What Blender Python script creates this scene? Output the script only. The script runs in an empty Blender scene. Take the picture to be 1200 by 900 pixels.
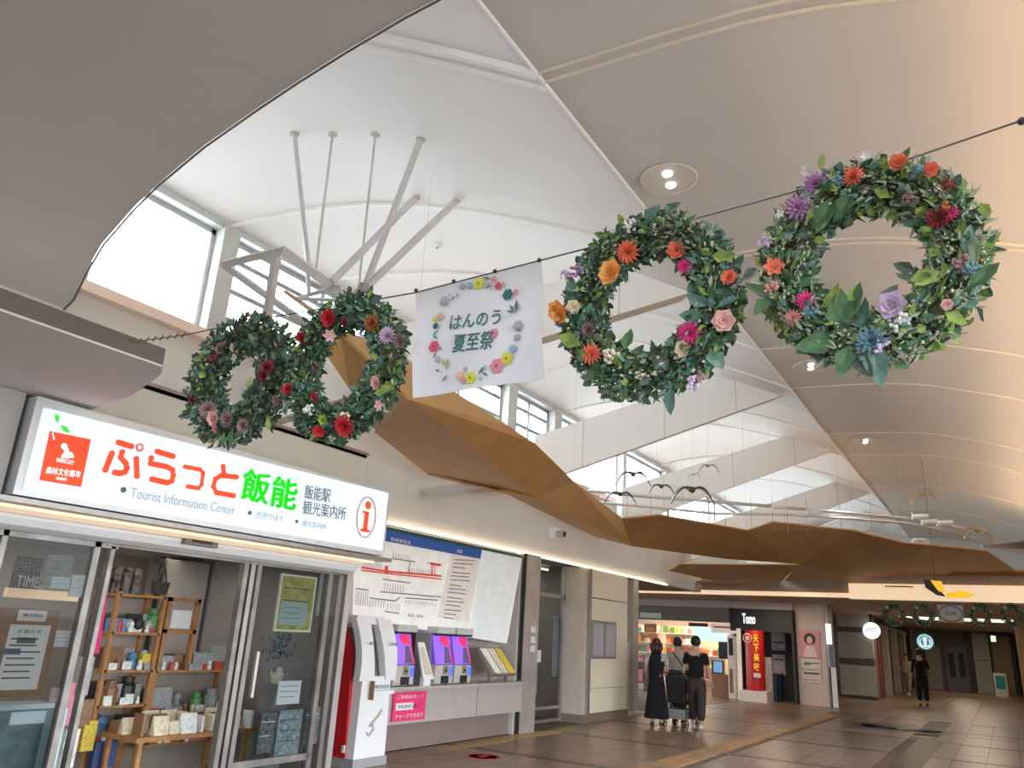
import bpy, math, random
from mathutils import Vector as V, Matrix
R = random.Random(7)
S = bpy.context.scene
COL = S.collection
PI = math.pi

# ------------------------------------------------------------------ camera
F = 900.0; PITCH = math.radians(17.9); ROLL = math.radians(3.3); YAW = math.radians(32.4); EYE = V((0, 0, 1.6))
fwd = V((-math.sin(YAW)*math.cos(PITCH), math.cos(YAW)*math.cos(PITCH), math.sin(PITCH)))
r0 = V((math.cos(YAW), math.sin(YAW), 0)); u0 = r0.cross(fwd)
RT = r0*math.cos(ROLL)+u0*math.sin(ROLL); UP = u0*math.cos(ROLL)-r0*math.sin(ROLL)
cd = bpy.data.cameras.new('camera'); cam = bpy.data.objects.new('camera', cd); COL.objects.link(cam)
cd.sensor_width = 36; cd.lens = 36*F/1200; cd.clip_start = .05; cd.clip_end = 300
M = Matrix((RT, UP, -fwd)).transposed().to_4x4(); M.translation = EYE; cam.matrix_world = M
S.camera = cam
# ------------------------------------------------------------------ world, exposure
S.view_settings.view_transform = 'Standard'; S.view_settings.look = 'None'; S.view_settings.gamma = 1
S.view_settings.use_curve_mapping = False; S.view_settings.exposure = 0.55
W = bpy.data.worlds.new('overcast'); S.world = W; W.use_nodes = True
bg = W.node_tree.nodes['Background']; bg.inputs[0].default_value = (.86, .94, 1, 1); bg.inputs[1].default_value = 8.6
S.cycles.max_bounces = 8; S.cycles.diffuse_bounces = 5; S.cycles.transparent_max_bounces = 12
S.cycles.caustics_reflective = False; S.cycles.caustics_refractive = False
S.cycles.sample_clamp_indirect = 4

def area(name, loc, tgt, sx, sy, power, col=(1, 1, 1), portal=False):
    l = bpy.data.lights.new(name, 'AREA'); l.shape = 'RECTANGLE'; l.size = sx; l.size_y = sy; l.energy = power; l.color = col
    if portal: l.cycles.is_portal = True
    o = bpy.data.objects.new(name, l); COL.objects.link(o); o.location = loc
    o.rotation_euler = (V(tgt)-V(loc)).to_track_quat('-Z', 'Y').to_euler(); return o
# portals fill the clerestory band, and rear and right openings added for daylight
area('window_portal', (-7.5, 16.5, 5.2), (0, 16.5, 5.2), 30.0, 1.6, 1, portal=True)
area('right_portal', (3.1, 4, 1.45), (0, 4, 1.45), 16, 2.9, 1, portal=True)
area('rear_portal', (-1.5, -7.8, 1.6), (-1.5, 5, 1.6), 9.0, 3.0, 1, portal=True)
# the warm cove tubes along the right wall, outside the frame
for yy in (3.0, 9.0, 15.0, 21.0):
    area('cove_lamp', (1.7, yy, 4.33), (1.15, yy, 5.1), 5.9, .1, 95, (1, .68, .42))

# ------------------------------------------------------------------ helpers
def ray(px, py): return fwd+RT*((px-600)/F)-UP*((py-450)/F)
def P(px, py, x=None, y=None, z=None):
    d = ray(px, py)
    if x is not None: t = (x-EYE.x)/d.x
    elif y is not None: t = (y-EYE.y)/d.y
    else: t = (z-EYE.z)/d.z
    return EYE+d*t
def P2(px, py, a, b):
    n = V((-(b[1]-a[1]), b[0]-a[0], 0)); d = ray(px, py)
    return EYE+d*((V((a[0], a[1], 0))-EYE).dot(n)/d.dot(n))

MATS = {}
def mat(name, c, rough=.6, metal=0, emit=0, var=.06, scale=8, bump=0, ecol=None):
    emit *= .55
    if name in MATS: return MATS[name]
    m = bpy.data.materials.new(name); m.use_nodes = True; nt = m.node_tree; b = nt.nodes['Principled BSDF']
    b.inputs['Roughness'].default_value = rough; b.inputs['Metallic'].default_value = metal
    tc = nt.nodes.new('ShaderNodeTexCoord'); n = nt.nodes.new('ShaderNodeTexNoise'); n.inputs['Scale'].default_value = scale; n.inputs['Detail'].default_value = 4
    nt.links.new(tc.outputs['Object'], n.inputs['Vector'])
    r = nt.nodes.new('ShaderNodeValToRGB'); lo = [max(0, k*(1-var)) for k in c]; hi = [min(1, k*(1+var)) for k in c]
    r.color_ramp.elements[0].position = .3; r.color_ramp.elements[1].position = .7
    r.color_ramp.elements[0].color = (*lo, 1); r.color_ramp.elements[1].color = (*hi, 1)
    nt.links.new(n.outputs['Fac'], r.inputs['Fac']); nt.links.new(r.outputs['Color'], b.inputs['Base Color'])
    if bump:
        bp = nt.nodes.new('ShaderNodeBump'); bp.inputs['Strength'].default_value = bump; bp.inputs['Distance'].default_value = .01
        nt.links.new(n.outputs['Fac'], bp.inputs['Height']); nt.links.new(bp.outputs['Normal'], b.inputs['Normal'])
    if emit:
        b.inputs['Emission Color'].default_value = (*(ecol or c), 1); b.inputs['Emission Strength'].default_value = emit
    MATS[name] = m; return m
def glass(name, tint=(.92, .96, .96), refl=.5):
    if name in MATS: return MATS[name]
    m = bpy.data.materials.new(name); m.use_nodes = True; nt = m.node_tree; nt.nodes.clear()
    o = nt.nodes.new('ShaderNodeOutputMaterial'); mx = nt.nodes.new('ShaderNodeMixShader'); t = nt.nodes.new('ShaderNodeBsdfTransparent')
    g = nt.nodes.new('ShaderNodeBsdfGlossy'); g.inputs['Roughness'].default_value = .03; f = nt.nodes.new('ShaderNodeMath'); f.operation = 'MULTIPLY_ADD'; lw = nt.nodes.new('ShaderNodeLayerWeight'); lw.inputs[0].default_value = .25; f.inputs[1].default_value = refl*.6; f.inputs[2].default_value = .004; nt.links.new(lw.outputs['Facing'], f.inputs[0])
    t.inputs[0].default_value = (*tint, 1)
    nt.links.new(f.outputs[0], mx.inputs[0]); nt.links.new(t.outputs[0], mx.inputs[1]); nt.links.new(g.outputs[0], mx.inputs[2]); nt.links.new(mx.outputs[0], o.inputs[0])
    MATS[name] = m; return m

class MB:
    def __init__(s): s.v = []; s.f = []
    def add(s, vs, fs):
        k = len(s.v); s.v += [tuple(a) for a in vs]; s.f += [tuple(i+k for i in f) for f in fs]; return s
    def box(s, a, b):
        x0, y0, z0 = a; x1, y1, z1 = b
        return s.add([(x0,y0,z0),(x1,y0,z0),(x1,y1,z0),(x0,y1,z0),(x0,y0,z1),(x1,y0,z1),(x1,y1,z1),(x0,y1,z1)],
                     [(0,3,2,1),(4,5,6,7),(0,1,5,4),(1,2,6,5),(2,3,7,6),(3,0,4,7)])
    def prism(s, pts, off):
        n = len(pts); off = V(off); q = [V(p) for p in pts]
        return s.add(q+[p+off for p in q], [tuple(range(n)), tuple(range(2*n-1, n-1, -1))]+[(i, i+n, (i+1) % n+n, (i+1) % n) for i in range(n)])
    def tube(s, pts, r, seg=8, closed=False, flat=None):
        pts = [V(p) for p in pts]; n = len(pts); rr = r if isinstance(r, (list, tuple)) else [r]*n; vs = []; fs = []
        for i, p in enumerate(pts):
            if closed: d = pts[(i+1) % n]-pts[i-1]
            else: d = pts[min(i+1, n-1)]-pts[max(i-1, 0)]
            d.normalize(); ref = V((0, 0, 1)) if abs(d.z) < .9 else V((1, 0, 0))
            if flat is not None: ref = V(flat)
            a = d.cross(ref).normalized(); b = d.cross(a).normalized(); fl = .18 if flat is not None else 1
            for k in range(seg):
                t = 2*PI*k/seg; vs.append(p+a*math.cos(t)*rr[i]+b*math.sin(t)*rr[i]*fl)
        m = n if closed else n-1
        for i in range(m):
            for k in range(seg):
                j = (i+1) % n; fs.append((i*seg+k, i*seg+(k+1) % seg, j*seg+(k+1) % seg, j*seg+k))
        if not closed: fs += [tuple(range(seg-1, -1, -1)), tuple((n-1)*seg+k for k in range(seg))]
        return s.add(vs, fs)
    def lathe(s, prof, c=(0, 0, 0), seg=20, sx=1, sy=1):
        vs = []; fs = []; n = len(prof); c = V(c)
        for r, z in prof:
            for k in range(seg):
                t = 2*PI*k/seg; vs.append(c+V((r*math.cos(t)*sx, r*math.sin(t)*sy, z)))
        for i in range(n-1):
            for k in range(seg): fs.append((i*seg+k, i*seg+(k+1) % seg, (i+1)*seg+(k+1) % seg, (i+1)*seg+k))
        fs += [tuple(range(seg-1, -1, -1)), tuple((n-1)*seg+k for k in range(seg))]
        return s.add(vs, fs)
    def ball(s, c, r, sc=(1, 1, 1), seg=8, rings=6):
        prof = [(max(.02, math.sin(PI*i/rings))*r, -math.cos(PI*i/rings)*r) for i in range(rings+1)]
        k = len(s.v); s.lathe(prof, (0, 0, 0), seg); c = V(c)
        for i in range(k, len(s.v)): p = s.v[i]; s.v[i] = (c.x+p[0]*sc[0], c.y+p[1]*sc[1], c.z+p[2]*sc[2])
        return s
    def disc(s, c, n, r, th, seg=24, sq=1):
        n = V(n).normalized(); ref = V((0, 0, 1)) if abs(n.z) < .9 else V((0, 1, 0)); a = ref.cross(n).normalized(); b = n.cross(a)
        return s.prism([V(c)+a*math.cos(2*PI*k/seg)*r*sq+b*math.sin(2*PI*k/seg)*r for k in range(seg)], n*-th)
    def build(s, name, m, parent=None, smooth=False, kind=None, recalc=True):
        me = bpy.data.meshes.new(name); me.from_pydata(s.v, [], s.f); me.materials.append(m)
        if recalc:
            import bmesh
            b = bmesh.new(); b.from_mesh(me); bmesh.ops.recalc_face_normals(b, faces=b.faces); b.to_mesh(me); b.free()
        if smooth: me.polygons.foreach_set('use_smooth', [True]*len(me.polygons))
        return link(name, me, parent, kind)
def link(name, me, parent=None, kind=None):
    o = bpy.data.objects.new(name, me); COL.objects.link(o)
    if parent is not None:
        o.parent = parent; o.matrix_parent_inverse = Matrix.Translation(-wloc(parent))
    if kind: o['kind'] = kind
    return o
def wloc(o):
    l = V(o.location)
    return l
def tag(o, label, cat, group=None):
    o['label'] = label; o['category'] = cat
    if group: o['group'] = group
    return o
def thing(name, label, cat, loc, group=None):
    o = bpy.data.objects.new(name, None); COL.objects.link(o); o.location = loc; o.empty_display_size = .1
    return tag(o, label, cat, group)
def struct(name, mb, m, parent=None, smooth=False):
    o = mb.build(name, m, parent, smooth)
    if parent is None: o['kind'] = 'structure'
    return o
def bx(name, a, b, m, parent=None, **k): return MB().box(a, b).build(name, m, parent, **k)
def poly(name, pts, m, parent, x=None, y=None, z=None, th=.02, **k):
    q = [P(a, b, x=x, y=y, z=z) for a, b in pts]
    off = (-th, 0, 0) if x is not None else (0, th, 0) if y is not None else (0, 0, th)
    return MB().prism(q, off).build(name, m, parent, **k)
def rect(name, r, m, parent, x=None, y=None, th=.02, **k):
    "upright rectangle whose centre and size are read off the photograph on a plane x= or y="
    c, w, h = frame(r, x, y)
    if x is not None: return MB().box((x-th, c.y-w/2, c.z-h/2), (x, c.y+w/2, c.z+h/2)).build(name, m, parent, **k)
    return MB().box((c.x-w/2, y, c.z-h/2), (c.x+w/2, y+th, c.z+h/2)).build(name, m, parent, **k)
def frame(r, x=None, y=None):
    x0, y0, x1, y1 = r; c = P((x0+x1)/2, (y0+y1)/2, x=x, y=y)
    w = (P(x1, (y0+y1)/2, x=x, y=y)-P(x0, (y0+y1)/2, x=x, y=y)).length
    h = abs(P((x0+x1)/2, y0, x=x, y=y).z-P((x0+x1)/2, y1, x=x, y=y).z)
    return c, w, h
def text(name, s, c, w, h, right, up, m, parent, bold=0, th=.003):
    cu = bpy.data.curves.new(name, 'FONT'); cu.body = s; cu.size = 1; cu.offset = bold; cu.resolution_u = 3; cu.extrude = .01
    t = bpy.data.objects.new('tmp', cu); COL.objects.link(t); dg = bpy.context.evaluated_depsgraph_get()
    me = bpy.data.meshes.new_from_object(t.evaluated_get(dg)); bpy.data.objects.remove(t)
    xs = [v.co.x for v in me.vertices]; ys = [v.co.y for v in me.vertices]
    if not xs: return None
    x0, x1, y0, y1 = min(xs), max(xs), min(ys), max(ys); right = V(right); up = V(up); n = right.cross(up)
    sx = w/(x1-x0); sy = h/(y1-y0) if h else sx; c = V(c)
    for v in me.vertices:
        v.co = c+right*((v.co.x-(x0+x1)/2)*sx)+up*((v.co.y-(y0+y1)/2)*sy)+n*(v.co.z*th/.02)
    me.materials.clear(); me.materials.append(m)
    return link(name, me, parent)
def tpx(s, r, m, parent, x=None, y=None, bold=0, name='lettering'):
    c, w, h = frame(r, x, y)
    if x is not None: return text(name, s, c+V((.004, 0, 0)), w, h, (0, 1, 0), (0, 0, 1), m, parent, bold)
    return text(name, s, c-V((0, .004, 0)), w, h, (1, 0, 0), (0, 0, 1), m, parent, bold)
def cp(o, loc, rz=None, label=None, sc=None):
    c = o.copy(); COL.objects.link(c); c.location = loc
    if rz is not None: c.rotation_euler = (0, 0, rz)
    if label: c['label'] = label
    if sc: c.scale = (sc, sc, sc)
    for k in list(o.children):
        d = k.copy(); COL.objects.link(d); d.parent = c
        for g in k.children:
            e = g.copy(); COL.objects.link(e); e.parent = d
    return c

# ------------------------------------------------------------------ materials
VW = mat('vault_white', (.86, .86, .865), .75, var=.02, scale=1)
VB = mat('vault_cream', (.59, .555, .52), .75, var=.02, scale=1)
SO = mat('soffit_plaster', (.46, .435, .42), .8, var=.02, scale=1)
WP = mat('wall_paint', (.64, .60, .56), .8, var=.02, scale=1)
RIBM = mat('rib_white', (.95, .95, .94), .6, var=.01)
ALU = mat('aluminium_frame', (.55, .57, .58), .4, .5, var=.04)
DARKALU = mat('window_bar', (.30, .32, .33), .5, .2)
PIER = mat('pier_paint', (.55, .55, .52), .7, var=.03)
SILL = mat('sill_peach', (.86, .66, .55), .6, var=.02)
GL = glass('window_glass', (.97, .985, .99), .1); KGL = glass('shop_glass', (.78, .81, .82), .12)
STEEL = mat('brushed_steel', (.46, .42, .40), .40, .7, var=.12, scale=3)
STEELD = mat('dark_steel', (.26, .24, .23), .35, .8, var=.1)
PANEL = mat('grey_panel', (.66, .64, .57), .6, var=.03, scale=2)
GREYP = mat('counter_panel', (.42, .38, .36), .5, .1, var=.05)
CREAM = mat('cream_panel', (.84, .76, .60), .5, var=.03, scale=2)
WHITE = mat('white_plastic', (.78, .78, .80), .4, var=.03)
BLACK = mat('black_matte', (.012, .012, .014), .6)
DARK = mat('dark_interior', (.03, .027, .025), .7)
KRAFT = mat('kraft_board', (.42, .225, .085), .55, var=.07, scale=2.5)
KRAFTL = mat('kraft_edge', (.55, .40, .24), .6)
WOOD = mat('shelf_wood', (.34, .155, .05), .5, var=.25, scale=14)
LEDW = mat('led_warm', (1, .86, .62), .5, emit=4.0, ecol=(1, .82, .55))
COVE = mat('cove_warm', (1, .8, .6), .5, emit=.85, ecol=(1, .72, .46))
LAMPW = mat('lamp_white', (1, 1, .97), .5, emit=8)
SIGNW = mat('sign_lit', (.55, .62, .72), .4, emit=.80, ecol=(.78, .90, 1))
ORANGE = mat('sign_orange', (.65, .045, .003), .5, emit=.8, ecol=(1, .05, .0))
GREEN = mat('sign_green', (.03, .55, .02), .5, emit=.6, ecol=(.02, .85, .015))
SGREY = mat('sign_grey_text', (.09, .11, .14), .5)
SLGREY = mat('sign_pale_text', (.42, .48, .55), .5)
RED = mat('red_panel', (.50, .012, .02), .4)
PINKM = mat('pink_notice', (.72, .04, .17), .5)
STONE = mat('floor_stone', (.235, .175, .15), .30, var=.14, scale=2.5)
STONE2 = mat('floor_stone_brown', (.225, .15, .10), .30, var=.18, scale=2.5)
BAND = mat('floor_band', (.075, .05, .042), .35, var=.15, scale=3)
TACT = mat('tactile_yellow', (.40, .20, .065), .45, var=.25, scale=2)
GROUT = mat('floor_grout', (.12, .085, .07), .55, var=.1)
PAPER = mat('white_paper', (.72, .72, .72), .7, var=.03)
INK = mat('ink', (.08, .08, .09), .7)

# ------------------------------------------------------------------ vault
LZ = [(-7.2, 5.9), (-6.9, 6.07), (-6.6, 6.19), (-6.2, 6.32), (-5.8, 6.4), (-5.3, 6.43), (-4.8, 6.4), (-4.3, 6.33), (-3.7, 6.22), (-3.2, 6.1), (-2.75, 5.98)]
RZ = [(-2.75, 5.98), (-2.2, 5.95), (-1.64, 5.92), (-1.1, 5.87), (-.67, 5.80), (-.2, 5.66), (.45, 5.46), (1.0, 5.22), (1.6, 4.88), (2.3, 4.4), (3.0, 3.75)]
def lerp(T, x):
    for (a, za), (b, zb) in zip(T, T[1:]):
        if a <= x <= b: return za+(zb-za)*(x-a)/(b-a)
    return T[0][1] if x < T[0][0] else T[-1][1]
YE = 34.0; YS = 3.4
def sheet(T, ya, yb, n, up=.06):
    m = MB(); vs = []; fs = []; k = len(T)
    for j in range(n+1):
        y = ya+(yb-ya)*j/n
        vs += [(x, y, z) for x, z in T]
    vs += [(x, y, z+up) for x, y, z in vs]; N = (n+1)*k
    for j in range(n):
        for i in range(k-1):
            a = j*k+i; fs += [(a, a+1, a+k+1, a+k), (a+N, a+k+N, a+k+1+N, a+1+N)]
    return m.add(vs, fs)
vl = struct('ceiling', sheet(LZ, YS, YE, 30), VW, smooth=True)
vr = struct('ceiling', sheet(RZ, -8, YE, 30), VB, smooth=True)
SZ = [(-7.6, 4.05), (-7.07, 4.34), (-6.95, 4.6), (-6.78, 4.85), (-6.4, 5.12), (-6.08, 5.29), (-5.5, 5.51), (-4.86, 5.67), (-4.4, 5.77), (-3.9, 5.86), (-3.3, 5.94), (-2.75, 5.98)]
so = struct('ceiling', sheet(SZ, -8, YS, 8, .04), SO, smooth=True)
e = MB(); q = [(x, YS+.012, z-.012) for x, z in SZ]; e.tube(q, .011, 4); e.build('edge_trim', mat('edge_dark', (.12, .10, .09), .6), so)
struct('wall_end', MB().prism([(x, YS-.12, z+.035) for x, z in SZ]+[(x, YS-.12, z+.04) for x, z in LZ[::-1]]+[(-7.6, YS-.12, 6)], (0, .08, 0)), WP)
def rib(pts, r, parent, m):
    MB().tube(pts, r, 6).build('rib', m, parent)
LR = [(1.5, 4.44, .05), (4.93, 8.1, .03), (6.5, 11.4, .03), (8.6, 13.5, .025), (13.3, 16.9, .03), (10.9, 15.2, .015), (15.2, 19.0, .03), (18.6, 23.0, .03), (21.5, 27.0, .03)]
for yw, yc, w in LR:
    pts = []
    for i in range(25):
        t = i/24; x = -7.2+t*4.45; y = yw+t*(yc-yw)
        if y >= YS: pts.append((x, y, lerp(LZ, x)-.005))
    rib(pts, w, vl, RIBM)
    if yc < 5:
        rib([(a, b+.22, c) for a, b, c in pts], .03, vl, RIBM)
RRM = mat('rib_cream', (.78, .70, .58), .6, var=.02)
for yc in (4.44, 8.1, 11.4, 13.5, 16.9, 19.0, 23.0, 27.0):
    pts = [(-2.75+5.5*i/20, yc, lerp(RZ, -2.75+5.5*i/20)-.002) for i in range(21)]
    rib(pts, .016, vr, RRM)
    if yc in (4.44, 8.1): rib([(a, b+.12, c) for a, b, c in pts], .016, vr, RRM)
MB().tube([(-2.75, YS, 5.975), (-2.75, YE, 5.975)], .02, 6).build('crease_trim', RIBM, vl)

# skewed beams rising from the left wall to the crease
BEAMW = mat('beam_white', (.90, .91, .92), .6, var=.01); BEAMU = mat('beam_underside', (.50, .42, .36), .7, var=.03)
for k, (bxk, byk, slope, h, w) in enumerate([(-3.04, 9.11, .66, .72, .30), (-3.03, 14.09, .64, .82, .30), (-2.90, 18.7, .60, .82, .30), (-2.85, 24.3, .58, .8, .3), (-2.8, 29.6, .58, .8, .3)]):
    d = V((1, 1, 0)); L = (3.6, 3.3, 3.7, 4.05, 4.05)[k]
    b1 = V((bxk, byk, 6.04)); b0 = b1-d*L-V((0, 0, slope*L)); n = V((1, -1, 0)).normalized()*w
    tL = h/(slope); pts = [b0, b1, b1-d*.7*1.0+V((0, 0, h-slope*.7*1.0)), b0+V((0, 0, h))]
    q = b1-d*(h*1.05)+V((0, 0, h-slope*h*1.05)); q.z = min(q.z, lerp(LZ, q.x)+.02); pts[2] = q
    root = thing('ceiling_beam', ['sloping white beam nearest the camera, behind the banner', 'broad sloping white beam seen right below the middle wreath',
        'third sloping white beam, above the black hanging birds', 'fourth sloping white beam, behind the lighting track', 'farthest small sloping white beam near the crease'][k], 'beam', b0)
    MB().prism([p-n for p in pts], n).build('beam_body', BEAMW, root)
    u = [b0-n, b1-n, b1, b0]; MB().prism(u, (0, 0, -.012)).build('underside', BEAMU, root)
    for t in (.18, .5, .8):
        a = b0.lerp(b1, t)+n*.01; MB().tube([a, a+V((0, 0, h))], .006, 4).build('panel_joint', PIER, root)

# ------------------------------------------------------------------ left wall with the clerestory windows
wl = struct('wall_left', MB().box((-7.4, 2.2, 2.97), (-7.2, 19.1, 4.47)), WP)
MB().box((-7.4, 1.0, 4.0), (-7.2, 2.2, 6.0)).build('side_panel', WP, wl)
bx('window_sill', (-7.42, 2.2, 4.47), (-7.08, 31.1, 4.58), SILL, wl)
bx('head_trim', (-7.42, 2.2, 5.84), (-7.12, 31.1, 5.92), ALU, wl)
bx('upper_wall', (-7.4, 19.1, 2.97), (-7.2, 34, 4.47), WP, wl)
for y0, y1 in ((1.6, 1.9), (4.86, 5.08), (8.15, 8.35), (11.12, 11.42), (12.85, 13.15), (16.2, 16.4), (19.0, 19.2), (23.0, 23.2), (27.0, 27.2), (31.0, 34.0)):
    bx('pier', (-7.45, y0, 4.5), (-7.1, y1, 5.9), PIER, wl)
wn = 0
for (y0, y1, vs, hs) in ((1.9, 4.86, (3.55,), ()), (5.08, 8.15, (6.6,), (4.87, 5.22, 5.6)), (8.35, 11.12, (9.8,), (4.9, 5.25, 5.6)),
                        (11.42, 12.85, (12.1,), (4.95, 5.28, 5.6)), (13.15, 16.2, (14.7,), ()), (16.4, 19.0, (17.7,), ()), (19.2, 23.0, (21.1,), ()), (23.2, 27, (25.1,), ()), (27.2, 31, (29.1,), ())):
    wn += 1; fr = MB(); g = .055
    fr.box((-7.36, y0, 4.58), (-7.26, y0+g, 5.84)).box((-7.36, y1-g, 4.58), (-7.26, y1, 5.84)).box((-7.36, y0, 4.58), (-7.26, y1, 4.62)).box((-7.36, y0, 5.78), (-7.26, y1, 5.84))
    w = struct('window_%d' % wn, fr, ALU)
    ys = [y0+g]+list(vs)+[y1-g]
    for a in vs: bx('mullion', (-7.36, a-.035, 4.6), (-7.26, a+.035, 5.8), ALU, w)
    for a in hs: bx('glazing_bar', (-7.35, y0+g, a-.03), (-7.27, y1-g, a+.03), DARKALU, w)
    for a, b in zip(ys, ys[1:]): bx('pane', (-7.315, a+.02, 4.6), (-7.305, b-.02, 5.8), GL, w)
ledge = tag(poly('wall_ledge', [(497, 573), (592, 562), (592, 570), (497, 581)], mat('ledge_grey', (.45, .42, .40)), None, x=-7.1, th=.1), 'thin grey ledge on the wall under the brown board ribbon', 'ledge')
cvt = thing('spill_shield', 'unseen shield added to block leftward spill of the warm tubes', 'light shield', (1.5, 8, 4.2))  # added out of view to keep the warm tubes' light off the beams
bx('lip', (1.38, -2, 4.2), (1.44, 26, 4.5), WP, cvt); bx('ledge', (1.38, -2, 4.15), (2.75, 26, 4.2), WP, cvt)
# rest of the shell
struct('wall_left', MB().box((-12, 19.1, 2.97), (-7.23, 19.3, 3.6)), WP)
struct('wall_right', MB().box((3.0, 12, 0), (3.2, 60, 6)).box((3.0, -8, 2.9), (3.2, 12, 6)).box((3.0, -8, 0), (3.2, -4, 2.9)), WP)  # low opening added in this unseen wall so daylight reaches the left facade
struct('wall_rear', MB().box((-7.6, -8.2, 3.1), (3.2, -8, 6.2)).box((-12, -8.2, 0), (-6, -8, 4.4)), WP)  # left open below: unseen gap added to let daylight in
struct('wall_end', MB().box((-7.3, YE, 3.2), (3.2, YE+.2, 6.6)), VB)
lowc = struct('ceiling', MB().box((-14, 22.1, 2.97), (3.2, 60, 3.05)), mat('low_ceiling', (.52, .45, .38), .7, var=.03))
struct('wall_far', MB().box((-14, 21.98, 3.04), (-3.3, 22.1, 3.5)).box((-3.3, 21.98, 3.28), (3.2, 22.1, 3.5)), mat('fascia_brown', (.40, .30, .24), .7))
bx('cove_strip', (-14, 21.94, 2.93), (-3.3, 22.14, 3.035), COVE, lowc)
bx('cove_strip', (-3.3, 21.90, 2.90), (3.0, 22.14, 3.28), COVE, lowc)
struct('ceiling', MB().box((-14, 6.45, 2.98), (-7.4, 22, 3.05)), mat('low_ceiling_grey', (.35, .31, .28), .7))
struct('wall_left', MB().box((-7.6, -8, 0), (-7.5, 1.2, 4.4)), WP)
struct('ceiling', MB().box((-14, 19.3, 3.52), (-7.41, 22.1, 3.6)), WP)
# ------------------------------------------------------------------ floor
struct('ground', MB().box((-120, -120, -.3), (120, 160, -.12)), mat('street_paving', (.30, .29, .27), .9, scale=.5))
struct('bounce_slab', MB().box((-70, -6, 3.75), (-7.65, 60, 3.9)), mat('bounce_white', (.80, .80, .79), .9, scale=.5))  # unseen slab added outside the clerestory to bounce skylight onto the left vault
fl = struct('floor', MB().box((-14, -8, -.1), (3.2, 60, -.012)), GROUT)
BY = [7.25, 10.1, 12.95, 15.8, 18.65, 21.5, 24.35]
tiles = []
for j in range(len(BY)-1):
    y = BY[j]+.09; step = (2.85-.18)/3
    for r in range(3):
        for i in range(21):
            x = -7.15+i*.475
            tiles.append((x, y+r*step, .465, step-.012))
tm = {}
tiles.sort(key=lambda t: (t[0]+t[2]/2)**2+(t[1])**2)
def tile_mesh(w, h, m):
    key = (w, round(h, 3), m.name)
    if key not in tm:
        b = MB().box((0, 0, -.03), (w, h, 0)); o = b.build('t', m); tm[key] = o.data; bpy.data.objects.remove(o)
    return tm[key]
rest = MB(); cnt = 0
def vis(x, y):
    q = V((x, y, 0))-EYE; zc = q.dot(fwd)
    return zc > 0 and -20 < 600+F*q.dot(RT)/zc < 1220 and 450-F*q.dot(UP)/zc < 930
for (x, y, w, h) in tiles:
    xc = x+w/2; yc = y+h/2
    if -4.38 < xc < -3.95: continue
    if -1.75 < xc < -1.27 and yc > 13: continue
    if cnt < 300 and vis(xc, yc):
        m = STONE2 if (xc < -4.2 or R.random() < .1) else STONE
        o = link('floor_tile', tile_mesh(w, h, m), fl); o.location = (x, y, R.uniform(-.0015, .0015)); o.matrix_parent_inverse = Matrix(); cnt += 1
    else: rest.box((x, y, -.03), (x+w, y+h, 0))
for j in range(40):
    for i in range(16):
        x = -14+i*1.08; y = 24.45+j*.9
        rest.box((x, y, -.03), (x+1.07, y+.89, 0))
rest.build('floor_tile', STONE2, fl, kind='stuff')
for y in BY: bx('floor_band', (-7.15, y-.08, -.03), (2.9, y+.08, .001), BAND, fl)
bx('floor_band', (-1.75, 13, -.03), (-1.3, 19, .002), BAND, fl)
for i in range(34):
    y = 9.0+i*.42
    o = bx('tactile_tile', (-4.36, y, -.03), (-3.97, y+.4, .004), TACT if R.random() < .55 else mat('tactile_worn', (.32, .20, .10), .5, var=.3, scale=3), fl)
for i in range(9):
    y = 9.6+i*.42
    bx('tactile_tile', (-7.02, y, -.02), (-6.75, y+.4, .003), mat('tactile_dull', (.42, .31, .10), .5, var=.2), fl)
for i in range(10): bx('tactile_tile', (-3.9+i*.3, 19.3, -.02), (-3.62+i*.3, 19.6, .003), mat('tan_tile', (.42, .28, .15), .4, var=.1), fl)
med = thing('floor_medallion', 'dark round compass inlay in the far floor', 'inlay', (-2.3, 21.1, 0))
MB().lathe([(1.05, 0), (1.05, .004), (.85, .004), (.85, 0)], (-2.3, 21.1, 0), 40).build('ring', BAND, med)
for k in range(8):
    a = k*PI/4; MB().prism([(-2.3, 21.1, 0), (-2.3+.2*math.cos(a-.4), 21.1+.2*math.sin(a-.4), 0), (-2.3+.83*math.cos(a), 21.1+.83*math.sin(a), 0), (-2.3+.2*math.cos(a+.4), 21.1+.2*math.sin(a+.4), 0)], (0, 0, .005)).build('compass_point', BAND, med)
st = thing('floor_sticker', 'red queue sticker on the floor before the ticket machines', 'sticker', (-6.14, 9.47, 0))
MB().lathe([(.20, .002), (.20, .005), (.225, .005), (.225, .002)], (-6.14, 9.5, 0), 28).build('ring', RED, st)
text('lettering', '足元', (-6.14, 9.5, .008), .22, .1, (0, 1, 0), (-1, 0, 0), RED, st)

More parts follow.
